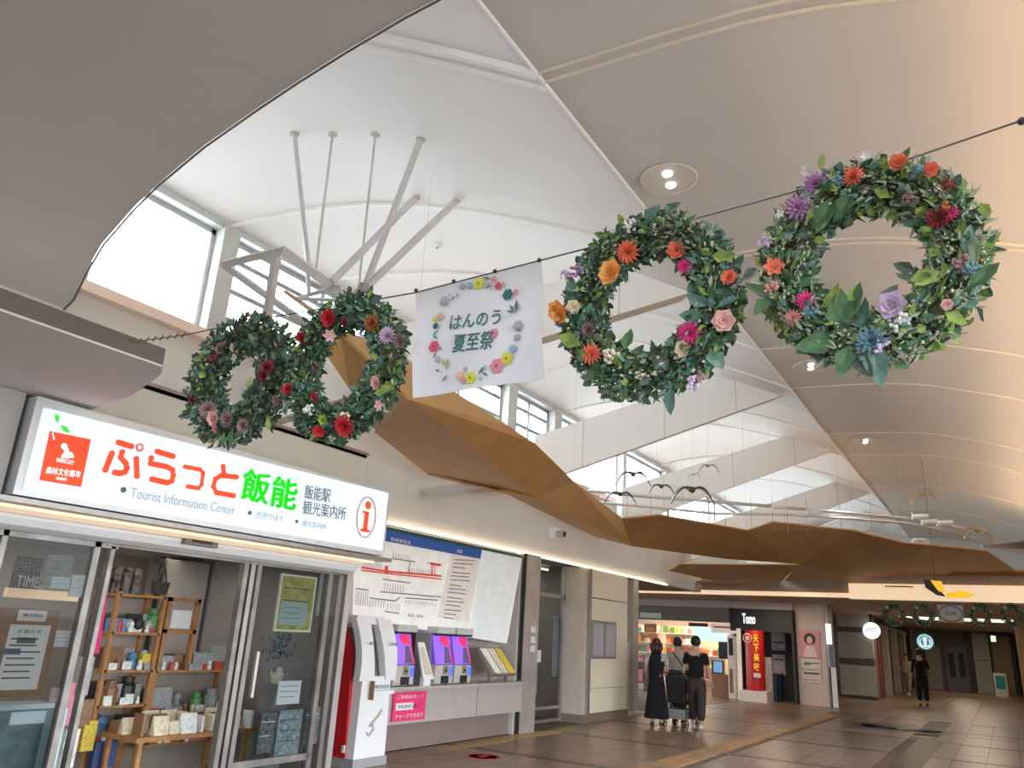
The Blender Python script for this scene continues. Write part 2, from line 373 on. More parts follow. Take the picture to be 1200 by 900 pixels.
# ------------------------------------------------------------------ downlights, detectors
def downlight(px, py, label, r=.27):
    d = ray(px, py); p = None
    for i in range(100, 3000):
        q = EYE+d*(i*.01); T = LZ if q.x < -2.75 else RZ
        if q.z >= lerp(T, q.x): p = q; break
    t = thing('downlight', label, 'light', p)
    n = V((.08, 0, -1)).normalized() if p.x > -2.75 else V((0, 0, -1))
    MB().disc(p+n*.02, n, r, .03, 32).build('cover_plate', mat('downlight_plate', (.62, .57, .53), .5), t)
    a = [p+n*.021+r*(V((math.cos(k*2*PI/32), math.sin(k*2*PI/32), 0))) for k in range(32)]
    MB().tube(a, .008, 4, closed=True).build('rim', RRM, t)
    for s in (-1, 1):
        c = p+V((-.02*s, s*.1, 0))+n*.035; MB().disc(c, n, .045, .02, 14).build('lamp', LAMPW, t)
    l = bpy.data.lights.new('down_spot', 'SPOT'); l.energy = 130; l.spot_size = 1.5; l.spot_blend = .8; l.color = (1, .92, .83); l.shadow_soft_size = .1
    o = bpy.data.objects.new('down_spot', l); COL.objects.link(o); o.location = p+n*.12
downlight(784, 208, 'large round twin downlight on the ceiling left of the biggest wreath')
downlight(950, 428, 'round twin downlight half hidden below the biggest wreath')
downlight(1014, 516, 'distant round twin downlight on the cream ceiling')
d = ray(513, 287)
sm = thing('smoke_detector', 'tiny white dome detector on the white vault', 'detector', (-5.78, 7.08, 6.39)); MB().lathe([(.06, .03), (.06, -.01), (.03, -.04)], (-5.78, 7.08, 6.39), 14).build('housing', WHITE, sm)
MB().lathe([(.02, -.04), (.01, -.055)], (-5.78, 7.08, 6.39), 10).build('sensor', DARKALU, sm)
for (x, y) in ((1, 0), (-1, 2), (-4, 1), (-4, -4), (0, -4)):  # spots without fittings, added out of view to fill the near hall
    l = bpy.data.lights.new('down_spot', 'SPOT'); l.energy = 130; l.spot_size = 1.9; l.spot_blend = .8; l.color = (1, .92, .84); l.shadow_soft_size = .1
    o = bpy.data.objects.new('down_spot', l); COL.objects.link(o); o.location = (x, y, 4.9 if x < -3.5 else 5.1)

# ------------------------------------------------------------------ left canopy and the information centre
CANT = mat('canopy_fascia', (.15, .13, .12), .7, var=.03); CANU = mat('canopy_underside', (.78, .74, .73), .8, var=.02)
cano = thing('canopy_slab', 'round-ended flat canopy slab at the left above the lit sign', 'canopy', (-5.5, 1, 2.95))
curve = [(-7.2, -6), (-4, -6), (-4, 2.5), (-4.12, 2.58), (-4.39, 2.68), (-4.75, 2.80), (-5.14, 2.88), (-5.5, 2.93), (-5.88, 2.95), (-7.2, 2.95)]
MB().prism([(a, b, 2.955) for a, b in curve], (0, 0, .012)).build('underside', CANU, cano)
MB().prism([(a, b, 2.967) for a, b in curve], (0, 0, .1)).build('slab', CANT, cano)
kb = thing('kiosk_upper_box', 'grey-green panelled box wall behind and above the lit sign', 'wall box', (-6.5, 3, 2.2))
bx('front_panel', (-6.1, -1, 2.25), (-6.0, 6.44, 3.43), PANEL, kb); bx('side_panel', (-7.19, 6.36, 2.31), (-6.1, 6.44, 3.43), PANEL, kb)
bx('cap_trim', (-6.12, -1, 3.43), (-5.97, 6.46, 3.46), STEELD, kb); bx('top', (-7.2, -1, 3.40), (-6.0, 6.44, 3.43), PANEL, kb)
fp = thing('canopy_side_panel', 'flat grey upright panel left of the lit sign', 'panel', (-5.45, 1, 2.28))
bx('panel', (-6.0, -2, 2.26), (-5.42, 2.47, 2.95), mat('grey_side', (.36, .34, .33), .7), fp)
sg = thing('lightbox_sign', 'long glowing white lightbox sign with orange and green lettering', 'sign', (-5.5, 4.3, 2.3))
bx('housing', (-5.85, 2.5, 2.27), (-5.33, 6.14, 2.93), mat('sign_housing', (.55, .55, .56), .4, .4), sg)
MB().prism([(-5.31, 2.55, 2.30), (-5.31, 6.09, 2.32), (-5.31, 6.09, 2.91), (-5.31, 2.55, 2.86)], (-.03, 0, 0)).build('lit_face', SIGNW, sg)
XS = -5.30
def z5(x, y): return (30+x*220/1200, 480+y*140/764)
def z6(x, y): return (240+x*220/1200, 520+y*130/709)
def stroke(pts, w, name='lettering', m=ORANGE, closed=False):
    q = [P(a, b, x=XS) for a, b in pts]; r = w/2
    mb = MB().tube(q, r, 10, closed=closed, flat=(1, 0, 0))
    if not closed:
        for c in (q[0], q[-1]): mb.disc(c+V((.004, 0, 0)), (1, 0, 0), r, .008, 14)
    for c in q[1:-1]: mb.disc(c+V((.004, 0, 0)), (1, 0, 0), r, .008, 12)
    return mb
def letter(strokes, w):
    mb = MB()
    for s in strokes:
        k = stroke([z5(*p) for p in s], w); mb.add(k.v, k.f)
    return mb
letter([[(595, 210), (675, 235)], [(552, 280), (510, 385)], [(618, 272), (608, 305), (642, 345), (648, 375), (635, 400), (605, 408), (570, 402)], [(708, 315), (712, 425)]], .043).build('lettering', ORANGE, sg)
stroke([(z5(730+20*math.cos(t*PI/8), 242+22*math.sin(t*PI/8))) for t in range(16)], .012, closed=True).build('lettering', ORANGE, sg)
letter([[(842, 268), (942, 298)], [(803, 310), (800, 345), (900, 365), (940, 385), (945, 420), (935, 455), (905, 468), (808, 445)]], .043).build('lettering', ORANGE, sg)
letter([[(1020, 365), (1115, 383), (1135, 405), (1125, 480), (1105, 503), (1038, 492)]], .034).build('lettering', ORANGE, sg)
mb = MB()
for s in ([(118, 145), (122, 200)], [(203, 213), (105, 203), (68, 225), (55, 275), (75, 312), (185, 332)]):
    k = stroke([z6(*p) for p in s], .042); mb.add(k.v, k.f)
mb.build('lettering', ORANGE, sg)
for s, a, b in (('飯', (240, 160), (412, 385)), ('能', (430, 208), (588, 425))):
    p0 = z6(*a); p1 = z6(*b); tpx(s, (p0[0], p0[1]+2, p1[0], p1[1]-2), GREEN, sg, x=XS)
    for du, dv in ((1, 0), (-1, 0), (0, .8), (0, -.8)): tpx(s, (p0[0]+du, p0[1]+2+dv, p1[0]+du, p1[1]-2+dv), GREEN, sg, x=XS)
def row(s, pa, pb, h, m, bold=0):
    "a line of text between two points of the sloping line it follows in the photo"
    A = P(*pa, x=XS); B = P(*pb, x=XS); r = (B-A).normalized(); text('lettering', s, (A+B)/2+V((.004, 0, 0)), (B-A).length, h, r, V((0, -r.z, r.y)), m, sg, bold)
row('飯能駅', (357, 576), (387, 581), .13, SGREY); row('観光案内所', (355, 594), (405, 602), .125, SGREY)
row('Tourist Information Center', (153, 577), (275, 598), .075, SLGREY); row('관광안내소', (299, 603), (332, 608), .06, SLGREY); row('观光案内所', (354, 613), (382, 617), .055, SLGREY)
for a, b, r in ((145, 574, .021), (293, 601, .018), (348, 611, .017)): MB().disc(P(a, b, x=XS+.003), (1, 0, 0), r, .004, 16).build('bullet', SGREY, sg)
ic = P(429, 606, x=XS); a = [ic+V((.003, math.cos(t*PI/16)*.135, math.sin(t*PI/16)*.20)) for t in range(32)]
MB().tube(a, .005, 5, closed=True).build('emblem_ring', mat('ring_red', (.4, .04, .02), .5), sg)
im = MB().disc(ic+V((.005, .01, .12)), (1, 0, 0), .04, .006, 16)
im.box((XS, ic.y-.025, ic.z-.13), (XS+.006, ic.y+.03, ic.z+.055)).box((XS, ic.y-.06, ic.z+.035), (XS+.006, ic.y+.01, ic.z+.055)).box((XS, ic.y-.06, ic.z-.145), (XS+.006, ic.y+.07, ic.z-.12)); im.build('emblem_letter', ORANGE, sg)
sq = [z5(157, 137), z5(418, 190), z5(355, 495), z5(90, 450)]
MB().prism([P(a, b, x=XS+.004) for a, b in sq], (-.006, 0, 0)).build('logo_square', ORANGE, sg)
SW2 = mat('sign_white_print', (.9, .9, .9), .5, emit=.75)
def ropt(s, p0, p1, h, m):
    A = P(*p0, x=XS+.006); B = P(*p1, x=XS+.006); r = (B-A).normalized(); text('lettering', s, (A+B)/2+V((.003, 0, 0)), (B-A).length, h, r, V((0, -r.z, r.y)), m, sg, .01)
ropt('森林文化都市', z5(130, 385), z5(350, 415), .048, SW2); ropt('HANNO', z5(195, 437), z5(262, 448), .022, SW2); ropt('HANNO CITY', z5(198, 320), z5(308, 342), .03, SW2)
em = MB()
for (a, b, r) in ((248, 235, .022), (262, 262, .018), (270, 290, .026), (255, 292, .02), (290, 285, .014), (300, 300, .012), (240, 300, .012)):
    em.disc(P(*z5(a, b), x=XS+.008), (1, 0, 0), r, .003, 10)
em.build('logo_emblem', SW2, sg)
for pts in ([(185, 35), (205, 30), (218, 50), (208, 85), (190, 60)], [(225, 98), (262, 108), (285, 145), (262, 148), (240, 130)]):
    MB().prism([P(*z5(*p), x=XS+.003) for p in pts], (-.004, 0, 0)).build('logo_leaf', GREEN, sg)
MB().tube([P(*z5(*p), x=XS+.006) for p in ((172, 148), (178, 170), (184, 192))], .006, 5, flat=(1, 0, 0)).build('logo_stem', SW2, sg)
# soffit light and valance under the sign
uv = thing('entrance_valance', 'white rounded valance with warm strip light over the shop entrance', 'valance', (-5.7, 4, 2.1))
bx('soffit', (-6.0, 1.2, 2.225), (-5.35, 6.3, 2.26), STEELD, uv)
bx('strip_light', (-5.80, 1.2, 2.205), (-5.50, 6.2, 2.225), COVE, uv)
prof = [(-5.84, 2.22), (-5.84, 2.18), (-5.88, 2.13), (-5.95, 2.10), (-6.05, 2.10), (-6.05, 2.22)]
MB().prism([(a, 1.2, b) for a, b in prof], (0, 5.15, .0)).build('rounded_edge', WHITE, uv)
ds = thing('door_sensor', 'small dark door sensor box under the sign', 'sensor', (-5.8, 4.4, 2.17))
rect('housing', (218, 627, 257, 640), mat('sensor_dark', (.16, .13, .12)), ds, x=-5.79, th=.06); rect('lens', (226, 631, 250, 637), BLACK, ds, x=-5.785, th=.006)

# glazing of the information centre: plane x=-6, posts stand on the floor
XG = -6.0
def post(y, w, m=STEEL, d=.07, name='post', parent=None, top=2.14): return bx(name, (XG-d, y-w/2, 0), (XG, y+w/2, top), m, parent)
KGD = glass('dark_glass', (.72, .72, .72), .05); KST = mat('entrance_steel', (.20, .185, .175), .42, .6, var=.3, scale=5)
gw = thing('glass_screen', 'fixed glass screen with steel posts at far left', 'glass screen', (XG, 2.8, 0))
for y, w in ((2.84, .04), (3.53, .05), (3.66, .035)): post(y, w, KST, parent=gw)
bx('head_rail', (XG-.06, .5, 2.06), (XG, 3.7, 2.12), KST, gw); bx('pane', (XG-.03, 1.0, .02), (XG-.02, 2.82, 2.06), KGD, gw); bx('pane', (XG-.03, 2.86, .02), (XG-.02, 3.5, 2.06), KGD, gw)
sd = thing('sliding_door', 'framed glass sliding door right of the open shop entrance', 'door', (XG, 5.7, 0))
for y, w in ((5.0, .05), (5.16, .05), (6.12, .06)): post(y, w, KST, parent=sd)
post(5.08, .05, STEELD, .05, parent=sd)
bx('head_rail', (XG-.08, 3.6, 2.08), (XG+.005, 6.3, 2.14), KST, sd)
bx('pane', (XG-.035, 5.2, .02), (XG-.025, 6.09, 2.08), KGL, sd)
bx('rail', (XG-.05, 5.18, .30), (XG-.0, 6.1, .36), KST, sd); bx('handle', (XG, 5.25, .9), (XG+.03, 5.28, 1.3), STEEL, sd)
ps = thing('steel_post', 'steel corner post between the glass door and the ticket hall', 'post', (XG, 6.4, 0))
bx('shaft', (XG-.1, 6.36, 0), (XG, 6.44, 2.2), STEEL, ps); bx('shaft', (XG-.1, 6.24, 0), (XG, 6.30, 2.2), STEELD, ps)
# interior shell
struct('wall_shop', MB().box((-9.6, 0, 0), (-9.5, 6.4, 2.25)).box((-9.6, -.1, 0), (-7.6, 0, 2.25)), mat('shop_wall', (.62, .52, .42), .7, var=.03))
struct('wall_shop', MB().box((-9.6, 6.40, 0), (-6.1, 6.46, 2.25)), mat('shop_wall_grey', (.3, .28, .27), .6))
struct('ceiling', MB().box((-9.6, -.1, 2.25), (-6.1, 6.4, 2.3)), WP)
area('shop_lamp', (-7.6, 4.6, 2.2), (-7.6, 4.6, 0), 1.6, 2.6, 13, (1, .88, .74)); area('shop_lamp', (-7.0, 2.4, 2.2), (-7.0, 2.4, 0), .9, 1.4, 7, (.95, .95, 1))

# posters and boards behind the far left glass
def board(name, label, r, x, m, cat, lines=0, head=None, lm=INK, th=.015, frame_m=None, group=None):
    c, w, h = frame(r, x)
    t = thing(name, label, cat, c-V((0, 0, h/2)), group)
    sh_o = MB().box((x-th, c.y-w/2, c.z-h/2), (x, c.y+w/2, c.z+h/2)).build('sheet', m, t)
    if frame_m:
        g = .02; f = MB()
        f.box((x-th, c.y-w/2-g, c.z-h/2-g), (x+.01, c.y-w/2, c.z+h/2+g)).box((x-th, c.y+w/2, c.z-h/2-g), (x+.01, c.y+w/2+g, c.z+h/2+g)).box((x-th, c.y-w/2, c.z-h/2-g), (x+.01, c.y+w/2, c.z-h/2)).box((x-th, c.y-w/2, c.z+h/2), (x+.01, c.y+w/2, c.z+h/2+g)); f.build('frame', frame_m, t)
    for i in range(lines):
        zz = c.z+h*.28-i*h*.7/max(lines, 1); ww = w*R.uniform(.6, .85)
        MB().box((x, c.y-w*.42, zz-h*.012), (x+.002, c.y-w*.42+ww, zz+h*.012)).build('text_line', lm, sh_o)
    if head: text('lettering', head, (x+.003, c.y, c.z+h*.40), w*.6, h*.07, (0, 1, 0), (0, 0, 1), lm, sh_o)
    return t
CORK = mat('cork_brown', (.26, .13, .055), .7, var=.2, scale=30)
board('notice_board', 'brown wooden notice board with paper behind the far left glass', (-14, 712, 62, 816), -6.06, CORK, 'board')
nb = board('notice_paper', 'large white notice with rows of print on the wooden board', (4, 732, 52, 808), -6.045, PAPER, 'paper', 7, 'お知らせ')
rect('picture', (20, 747, 42, 754), mat('photo_green', (.06, .14, .07)), nb, x=-6.043, th=.004); rect('picture', (2, 760, 24, 767), mat('photo_navy', (.08, .1, .18)), nb, x=-6.043, th=.004)
board('title_card', 'small white title card at the top of the wooden notice board', (21, 715, 55, 728), -6.045, PAPER, 'card', 0, None, th=.006)
tpx('観光案内', (27, 719, 50, 723), INK, None, x=-6.043) and tag(bpy.context.scene.collection.objects[-1], 'row of dark print on the small title card', 'lettering')
board('poster', 'dark poster with pale lettering at top left glass', (16, 652, 49, 690), -6.05, mat('poster_dark', (.07, .06, .06)), 'poster', 0)
tl = bpy.context.scene.collection.objects[-1].parent
tpx('TIME', (19, 675, 46, 688), mat('pale_grey', (.5, .5, .5)), tl, x=-6.048)
board('poster', 'grey photo poster leaning beside the dark poster', (52, 650, 84, 686), -6.055, mat('poster_grey', (.28, .29, .27), var=.4, scale=14), 'poster', 3)
board('leaflet', 'pale blue leaflet on the glass below the posters', (60, 676, 82, 690), -6.04, mat('paper_blue', (.55, .72, .78)), 'paper', 2)
board('leaflet', 'white leaflet with a small drawing near the door post', (83, 674, 107, 700), -6.035, PAPER, 'paper', 2, lm=mat('teal_ink', (.1, .4, .45)))
board('calendar_sheet', 'white calendar sheet right of the wooden board', (64, 739, 94, 758), -6.07, PAPER, 'paper', 3)
board('leaflet', 'small pink leaflet low on the glass left of the post', (60, 806, 80, 823), -6.05, mat('pale_pink', (.6, .42, .48)), 'paper', 2)
lt = thing('shelf_light', 'warm lit shelf edge above the notice board', 'light', P(50, 699, x=-6.6)); rect('tube', (10, 692, 108, 703), mat('shelf_glow', (1, .8, .5), emit=.5, ecol=(1, .6, .3)), lt, x=-6.6, th=.05); bx('bracket_post', (-6.66, 3.05, 0), (-6.62, 3.1, 1.8), WOOD, lt)
dc = thing('display_case', 'pale glass display case with small goods in the lower left corner', 'display case', P(35, 900, x=-6.5))
rect('back', (-30, 832, 66, 960), mat('case_teal', (.30, .40, .42), .4, var=.3, scale=10), dc, x=-6.75, th=.04); rect('top_light', (14, 834, 58, 848), mat('case_light', (.8, .95, 1), emit=.7), dc, x=-6.70, th=.02)
rect('frame_edge', (58, 830, 66, 960), mat('case_edge', (.45, .6, .64), .3), dc, x=-6.5, th=.2); rect('frame_edge', (-30, 826, 66, 832), mat('case_edge', (.45, .6, .64)), dc, x=-6.5, th=.25); rect('front_pane', (-30, 832, 58, 960), KGL, dc, x=-6.5, th=.006)
cols = [('red', (.5, .04, .04)), ('cream', (.62, .55, .40)), ('white', (.7, .7, .68)), ('navy', (.03, .05, .15)), ('green', (.08, .25, .08)), ('pink', (.6, .2, .28)), ('brown', (.22, .11, .05)), ('black', (.02, .02, .02)), ('blue', (.1, .25, .5)), ('yellow', (.6, .45, .05)), ('grey', (.3, .3, .3)), ('orange', (.7, .22, .04))]
CM = {n: mat('goods_'+n, c, .5, var=.25, scale=40) for n, c in cols}
ORD = ['first', 'second', 'third', 'fourth', 'fifth', 'sixth', 'seventh', 'eighth', 'ninth', 'tenth', 'eleventh', 'twelfth', 'thirteenth', 'fourteenth', 'fifteenth']
CNT = {}
def ordn(k):
    CNT[k] = CNT.get(k, 0)+1; return ORD[(CNT[k]-1) % 15]
def good(kind, col, p, s, where, group, rz=0):
    x, y, z = p; m = MB(); w = s
    nm = {'box': 'gift_box', 'jar': 'jar', 'pouch': 'pouch', 'card': 'price_card', 'doll': 'ornament', 'book': 'booklet'}[kind]
    if kind == 'box': m.box((-w*.5, -w*.6, 0), (w*.5, w*.6, w*.8)).box((-w*.52, -w*.1, 0), (w*.52, w*.1, w*.82))
    elif kind == 'jar': m.lathe([(w*.35, 0), (w*.4, w*.1), (w*.4, w*.8), (w*.28, w*.95), (w*.3, w*1.2)], seg=8)
    elif kind == 'pouch': m.add([(-w*.3, -w*.5, 0), (w*.3, -w*.5, 0), (w*.3, w*.5, 0), (-w*.3, w*.5, 0), (-w*.05, -w*.55, w*1.1), (w*.05, -w*.55, w*1.1), (w*.05, w*.55, w*1.1), (-w*.05, w*.55, w*1.1)], [(0, 1, 2, 3), (4, 5, 6, 7), (0, 1, 5, 4), (1, 2, 6, 5), (2, 3, 7, 6), (3, 0, 4, 7)])
    elif kind == 'card': m.box((-.004, -w*.6, 0), (.004, w*.6, w*.9))
    elif kind == 'book': m.box((-w*.5, -w*.1, 0), (w*.5, w*.1, w*1.3))
    else: m.lathe([(w*.3, 0), (w*.38, w*.3), (w*.2, w*.6), (w*.3, w*.8), (w*.2, w*1.05), (.01, w*1.15)], seg=8)
    o = m.build(nm, CM[col]); o.location = p; o.rotation_euler = (0, 0, rz)
    tag(o, '%s %s %s %s' % (ordn((col, nm, where)), col, nm.replace('_', ' '), where), nm.split('_')[-1], group); return o
def shelf_row(y0, y1, x, z, where, group, n, s=(.06, .11), kinds=('box', 'jar', 'pouch', 'doll'), colset=None):
    y = y0+.03
    while y < y1-.03:
        w = R.uniform(*s); good(R.choice(kinds), R.choice(colset or [c[0] for c in cols]), (x+R.uniform(-.05, .03), y+w/2, z), w, where, group); y += w*1.15
# wooden shelf unit 1 (tall) and 2
XF = -7.15
def unit(name, label, y0, y1, zs, top, x0, depth, m=WOOD, back=True):
    t = thing(name, label, 'shelf', (x0, (y0+y1)/2, 0))
    for y in (y0, y1):
        for xx in (x0-depth, x0-.04): bx('upright', (xx, y-.02, 0), (xx+.04, y+.02, top), m, t)
    for z in zs: bx('shelf_board', (x0-depth, y0, z-.025), (x0, y1, z), m, t)
    if back: bx('back_panel', (x0-depth-.01, y0, 0), (x0-depth, y1, zs[-1] if zs else top), mat('shelf_back', (.30, .24, .2), .7), t)
    return t
u1z = [P(140, 868, x=XF).z, P(145, 826, x=XF).z, P(155, 795-10, x=XF).z, P(160, 741, x=XF).z, P(165, 697, x=XF).z]
unit('wooden_shelf', 'tall honey-coloured wooden shelf unit left in the shop', 4.52, 5.02, u1z, u1z[-1]+.02, XF, .32)
u2z = [P(225, 868, x=XF).z, P(225, 835, x=XF).z, P(235, 785, x=XF).z]
unit('wooden_shelf', 'wide lower wooden display shelf right of the tall unit', 5.06, 6.05, u2z, u2z[-1], XF, .34)
uf = thing('wooden_frame_stand', 'wooden upright frame holding a white sheet on the wide shelf', 'stand', (XF, 5.25, u2z[-1]))
for a, b in (((XF-.05, 5.06), (XF, 5.10)), ((XF-.05, 5.40), (XF, 5.44))): bx('upright', (a[0], a[1], u2z[-1]), (b[0], b[1], u1z[-1]), WOOD, uf)
for z in (u1z[-1]-.04, u1z[-2]): bx('crossbar', (XF-.05, 5.06, z), (XF, 5.44, z+.04), WOOD, uf)
bx('sheet', (XF-.02, 5.13, u1z[-2]+.05), (XF-.01, 5.36, u1z[-1]-.12), PAPER, uf)
names = ['lowest', 'second', 'third', 'fourth']
for i in range(4): shelf_row(4.54, 5.0, XF-.1, u1z[i], 'from left on the %s board of the tall shelf' % names[i], 'goods on the tall wooden shelf', 5, (.13, .2), colset=['black', 'navy', 'grey', 'black', 'blue', 'green', 'brown', 'yellow'] )
for i in range(4): shelf_row(4.54, 5.0, XF-.02, u1z[i], 'from left along the front of the tall shelf\'s %s board' % names[i], 'cards on the tall wooden shelf', 5, (.05, .09), kinds=('card', 'pouch', 'doll', 'jar'), colset=['white', 'grey', 'brown', 'red', 'white'])
for i in range(4): shelf_row(4.54, 5.0, XF-.2, u1z[i]+.0, 'from left at the back of the tall shelf\'s %s board' % names[i], 'back goods on the tall wooden shelf', 5, (.14, .22), kinds=('pouch', 'box', 'doll'), colset=['grey', 'brown', 'white', 'yellow', 'black'])
for i in range(3):
    shelf_row(5.1, 6.0, XF-.12, u2z[i], 'from left on the wide shelf\'s %s board' % ['bottom', 'middle', 'top'][i], 'goods on the wide display shelf', 5, (.14, .22), colset=[['red', 'white', 'pink', 'black'], ['grey', 'cream', 'brown', 'grey', 'green'], ['cream', 'grey', 'pink', 'brown', 'black']][i])
    shelf_row(5.1, 6.0, XF-.01, u2z[i], 'from left in front on the wide shelf\'s %s board' % ['bottom', 'middle', 'top'][i], 'front goods on the wide display shelf', 5, (.05, .09), kinds=('card', 'box', 'pouch', 'doll', 'jar'), colset=['white', 'red', 'brown', 'grey', 'cream'])
tb = thing('goods_table', 'low table piled with cream packets just inside the entrance', 'table', (-6.8, 5.1, 0))
bx('tabletop', (-7.0, 4.5, .52), (-6.45, 5.8, .56), WOOD, tb)
for a in (-6.97, -6.52):
    for b in (4.55, 5.7): bx('leg', (a, b, 0), (a+.04, b+.04, .52), WOOD, tb)
for xx in (-6.85, -6.7, -6.55): shelf_row(4.5, 5.8, xx, .56+.0, 'from left on the low table %s' % {-6.85: 'at the back', -6.7: 'in the middle', -6.55: 'at the front'}[xx], 'packets on the low table', 9, (.09, .16), kinds=('pouch', 'box', 'book', 'pouch'), colset=['cream', 'white', 'brown', 'cream'])
bag = thing('tote_bag', 'black tote bag with upright handles on top of the tall shelf', 'bag', P(188, 697, x=XF))
bp = P(188, 697, x=XF); bp.z = u1z[-1]+.02
MB().prism([bp+V((0, -.07, 0)), bp+V((0, .07, 0)), bp+V((0, .09, .12)), bp+V((0, -.09, .12))], (-.06, 0, 0)).build('pouch', CM['black'], bag)
MB().tube([bp+V((-.02, -.05+.1*i/8, .12+.14*math.sin(PI*i/8))) for i in range(9)], .009, 5).build('handle', CM['black'], bag)
for k in range(3): 
    o = MB().ball((0, 0, 0), .055, (.7, 1, .9)).build('plush_ornament', CM['black' if k % 2 else 'grey']); o.location = (XF-.05, 4.7+.11*k, u1z[-2]+.07); tag(o, '%s round cloth ornament on the top board of the tall shelf' % ('left grey', 'middle black', 'right grey')[k], 'ornament', 'cloth ornaments')
cl = thing('hanging_clothes', 'patterned dark clothes hanging behind the tall shelf', 'clothes', (-8.2, 5.0, 1.2))
for k in range(4):
    y = 4.95+k*.12; MB().prism([(-8.2, y, 1.1), (-8.2, y+.1, 1.1), (-8.2, y+.09, 2.05), (-8.2, y+.01, 2.05)], (-.1, 0, 0)).build('garment', mat('print_%d' % k, (.12, .10, .10), .8, var=.9, scale=22), cl)
pc = thing('pink_banner', 'bright pink hanging cloth strip beside the door post', 'banner', P(112, 764, x=-6.6)); poly('cloth', [(118, 690), (127, 690), (116, 766), (101, 766)], mat('hot_pink', (.62, .02, .14), .7), pc, x=-6.6, th=.01); c_ = P(122, 690, x=-6.6); MB().tube([c_, (c_.x, c_.y, 2.25)], .006, 5).build('hanging_cord', INK, pc)
for k, (r, c) in enumerate((((93, 770, 107, 815), 'grey'), ((78, 800, 92, 850), 'pink'), ((74, 855, 90, 900), 'white'), ((92, 820, 108, 850), 'brown'), ((97, 845, 112, 880), 'yellow'), ((110, 870, 136, 900), 'navy'))):
    o = rect('hanging_goods', r, CM[c], None, x=-6.9-.02*k, th=.08); tag(o, '%s merchandise pack hanging by the entrance post' % c, 'merchandise')
cb = thing('grey_cabinet', 'tall grey sliding cabinet at the back right of the shop', 'cabinet', (-8.3, 6.0, 0))
bx('body', (-9.0, 6.0, 0), (-8.3, 6.9-.55, 2.2), mat('cabinet_grey', (.34, .31, .29), .5), cb); bx('door', (-8.3, 5.75, 0), (-8.27, 6.33, 2.2), mat('cabinet_door', (.40, .37, .34), .5), cb)
for y in (5.72, 5.66): bx('edge_strip', (-8.3, y, 0), (-8.25, y+.03, 2.22), STEEL if y > 5.7 else BLACK, cb)
# posters behind the glass door
board('framed_poster', 'yellow-green framed poster seen through the glass door', (327, 676, 366, 738), -6.06, mat('poster_olive', (.40, .36, .10), .6, var=.3, scale=12), 'poster', 3, None, frame_m=CREAM)
board('poster', 'pale teal card below the yellow-green framed poster', (328, 706, 360, 733), -6.05, mat('poster_teal', (.35, .45, .42)), 'poster', 3)
fl1 = thing('flower_arrangement', 'blue-grey dried flower arrangement behind the glass door', 'flowers', P(325, 780, x=-6.5))
fm = MB(); fc = P(328, 765, x=-6.5)
for k in range(70): fm.ball(fc+V((R.gauss(0, .05), R.gauss(0, .11), R.gauss(0, .11))), R.uniform(.012, .03), seg=5, rings=3)
fm.build('blossoms', mat('dusty_blue', (.14, .19, .22), .8, var=.6, scale=30), fl1, kind='stuff'); MB().lathe([(.05, 0), (.08, .1), (.06, .16)], (fc.x, fc.y, fc.z-.30), 12).build('vase', CM['cream'], fl1); bx('pedestal', (fc.x-.1, fc.y-.1, 0), (fc.x+.1, fc.y+.1, fc.z-.30), mat('pedestal_grey', (.25, .23, .22)), fl1)
board('poster', 'white sheet low in the glass door', (326, 798, 352, 825), -6.04, PAPER, 'paper', 3); board('poster', 'dark photo poster low in the glass door', (304, 836, 322, 882), -6.04, mat('dark_photo', (.12, .12, .12), var=.8, scale=25), 'poster', 2, lm=PAPER)
board('poster', 'blue-grey photo poster beside the dark one in the glass door', (325, 832, 352, 884), -6.05, mat('blue_photo', (.25, .29, .31), var=.6, scale=22), 'poster', 3); board('poster', 'narrow black photo strip at the right of the glass door', (357, 828, 376, 872), -6.04, mat('black_photo', (.08, .09, .09), var=.8, scale=25), 'poster', 1, lm=PAPER)
hb = thing('upright_board', 'narrow white upright panel at the right of the glass door', 'panel', P(381, 722, x=-6.3)); rect('face', (377, 668, 386, 722), WHITE, hb, x=-6.10, th=.05); c_ = P(381, 700, x=-6.13); MB().tube([c_, (c_.x, c_.y, 2.25)], .006, 5).build('hanging_cord', INK, hb)
# gap between post and ticket hall: dark room with pale things
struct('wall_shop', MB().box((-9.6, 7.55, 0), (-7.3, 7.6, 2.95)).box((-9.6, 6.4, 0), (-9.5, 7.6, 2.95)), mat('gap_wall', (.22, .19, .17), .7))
gt = thing('gap_shelf', 'dim shelf with pale boxes in the gap beside the white kiosk', 'shelf', (-7.8, 7.2, 0))
for z in (.7, 1.05, 1.45, 1.8): bx('shelf_board', (-8.2, 6.7, z), (-7.8, 7.5, z+.03), GREYP, gt)
for z in (.73, 1.08, 1.48): shelf_row(6.75, 7.45, -7.9, z, 'on the %s dim board in the gap' % {.73: 'low', 1.08: 'middle', 1.48: 'high'}[z], 'boxes on the dim shelf', 4, (.14, .22), kinds=('box',), colset=['white', 'grey', 'black'])

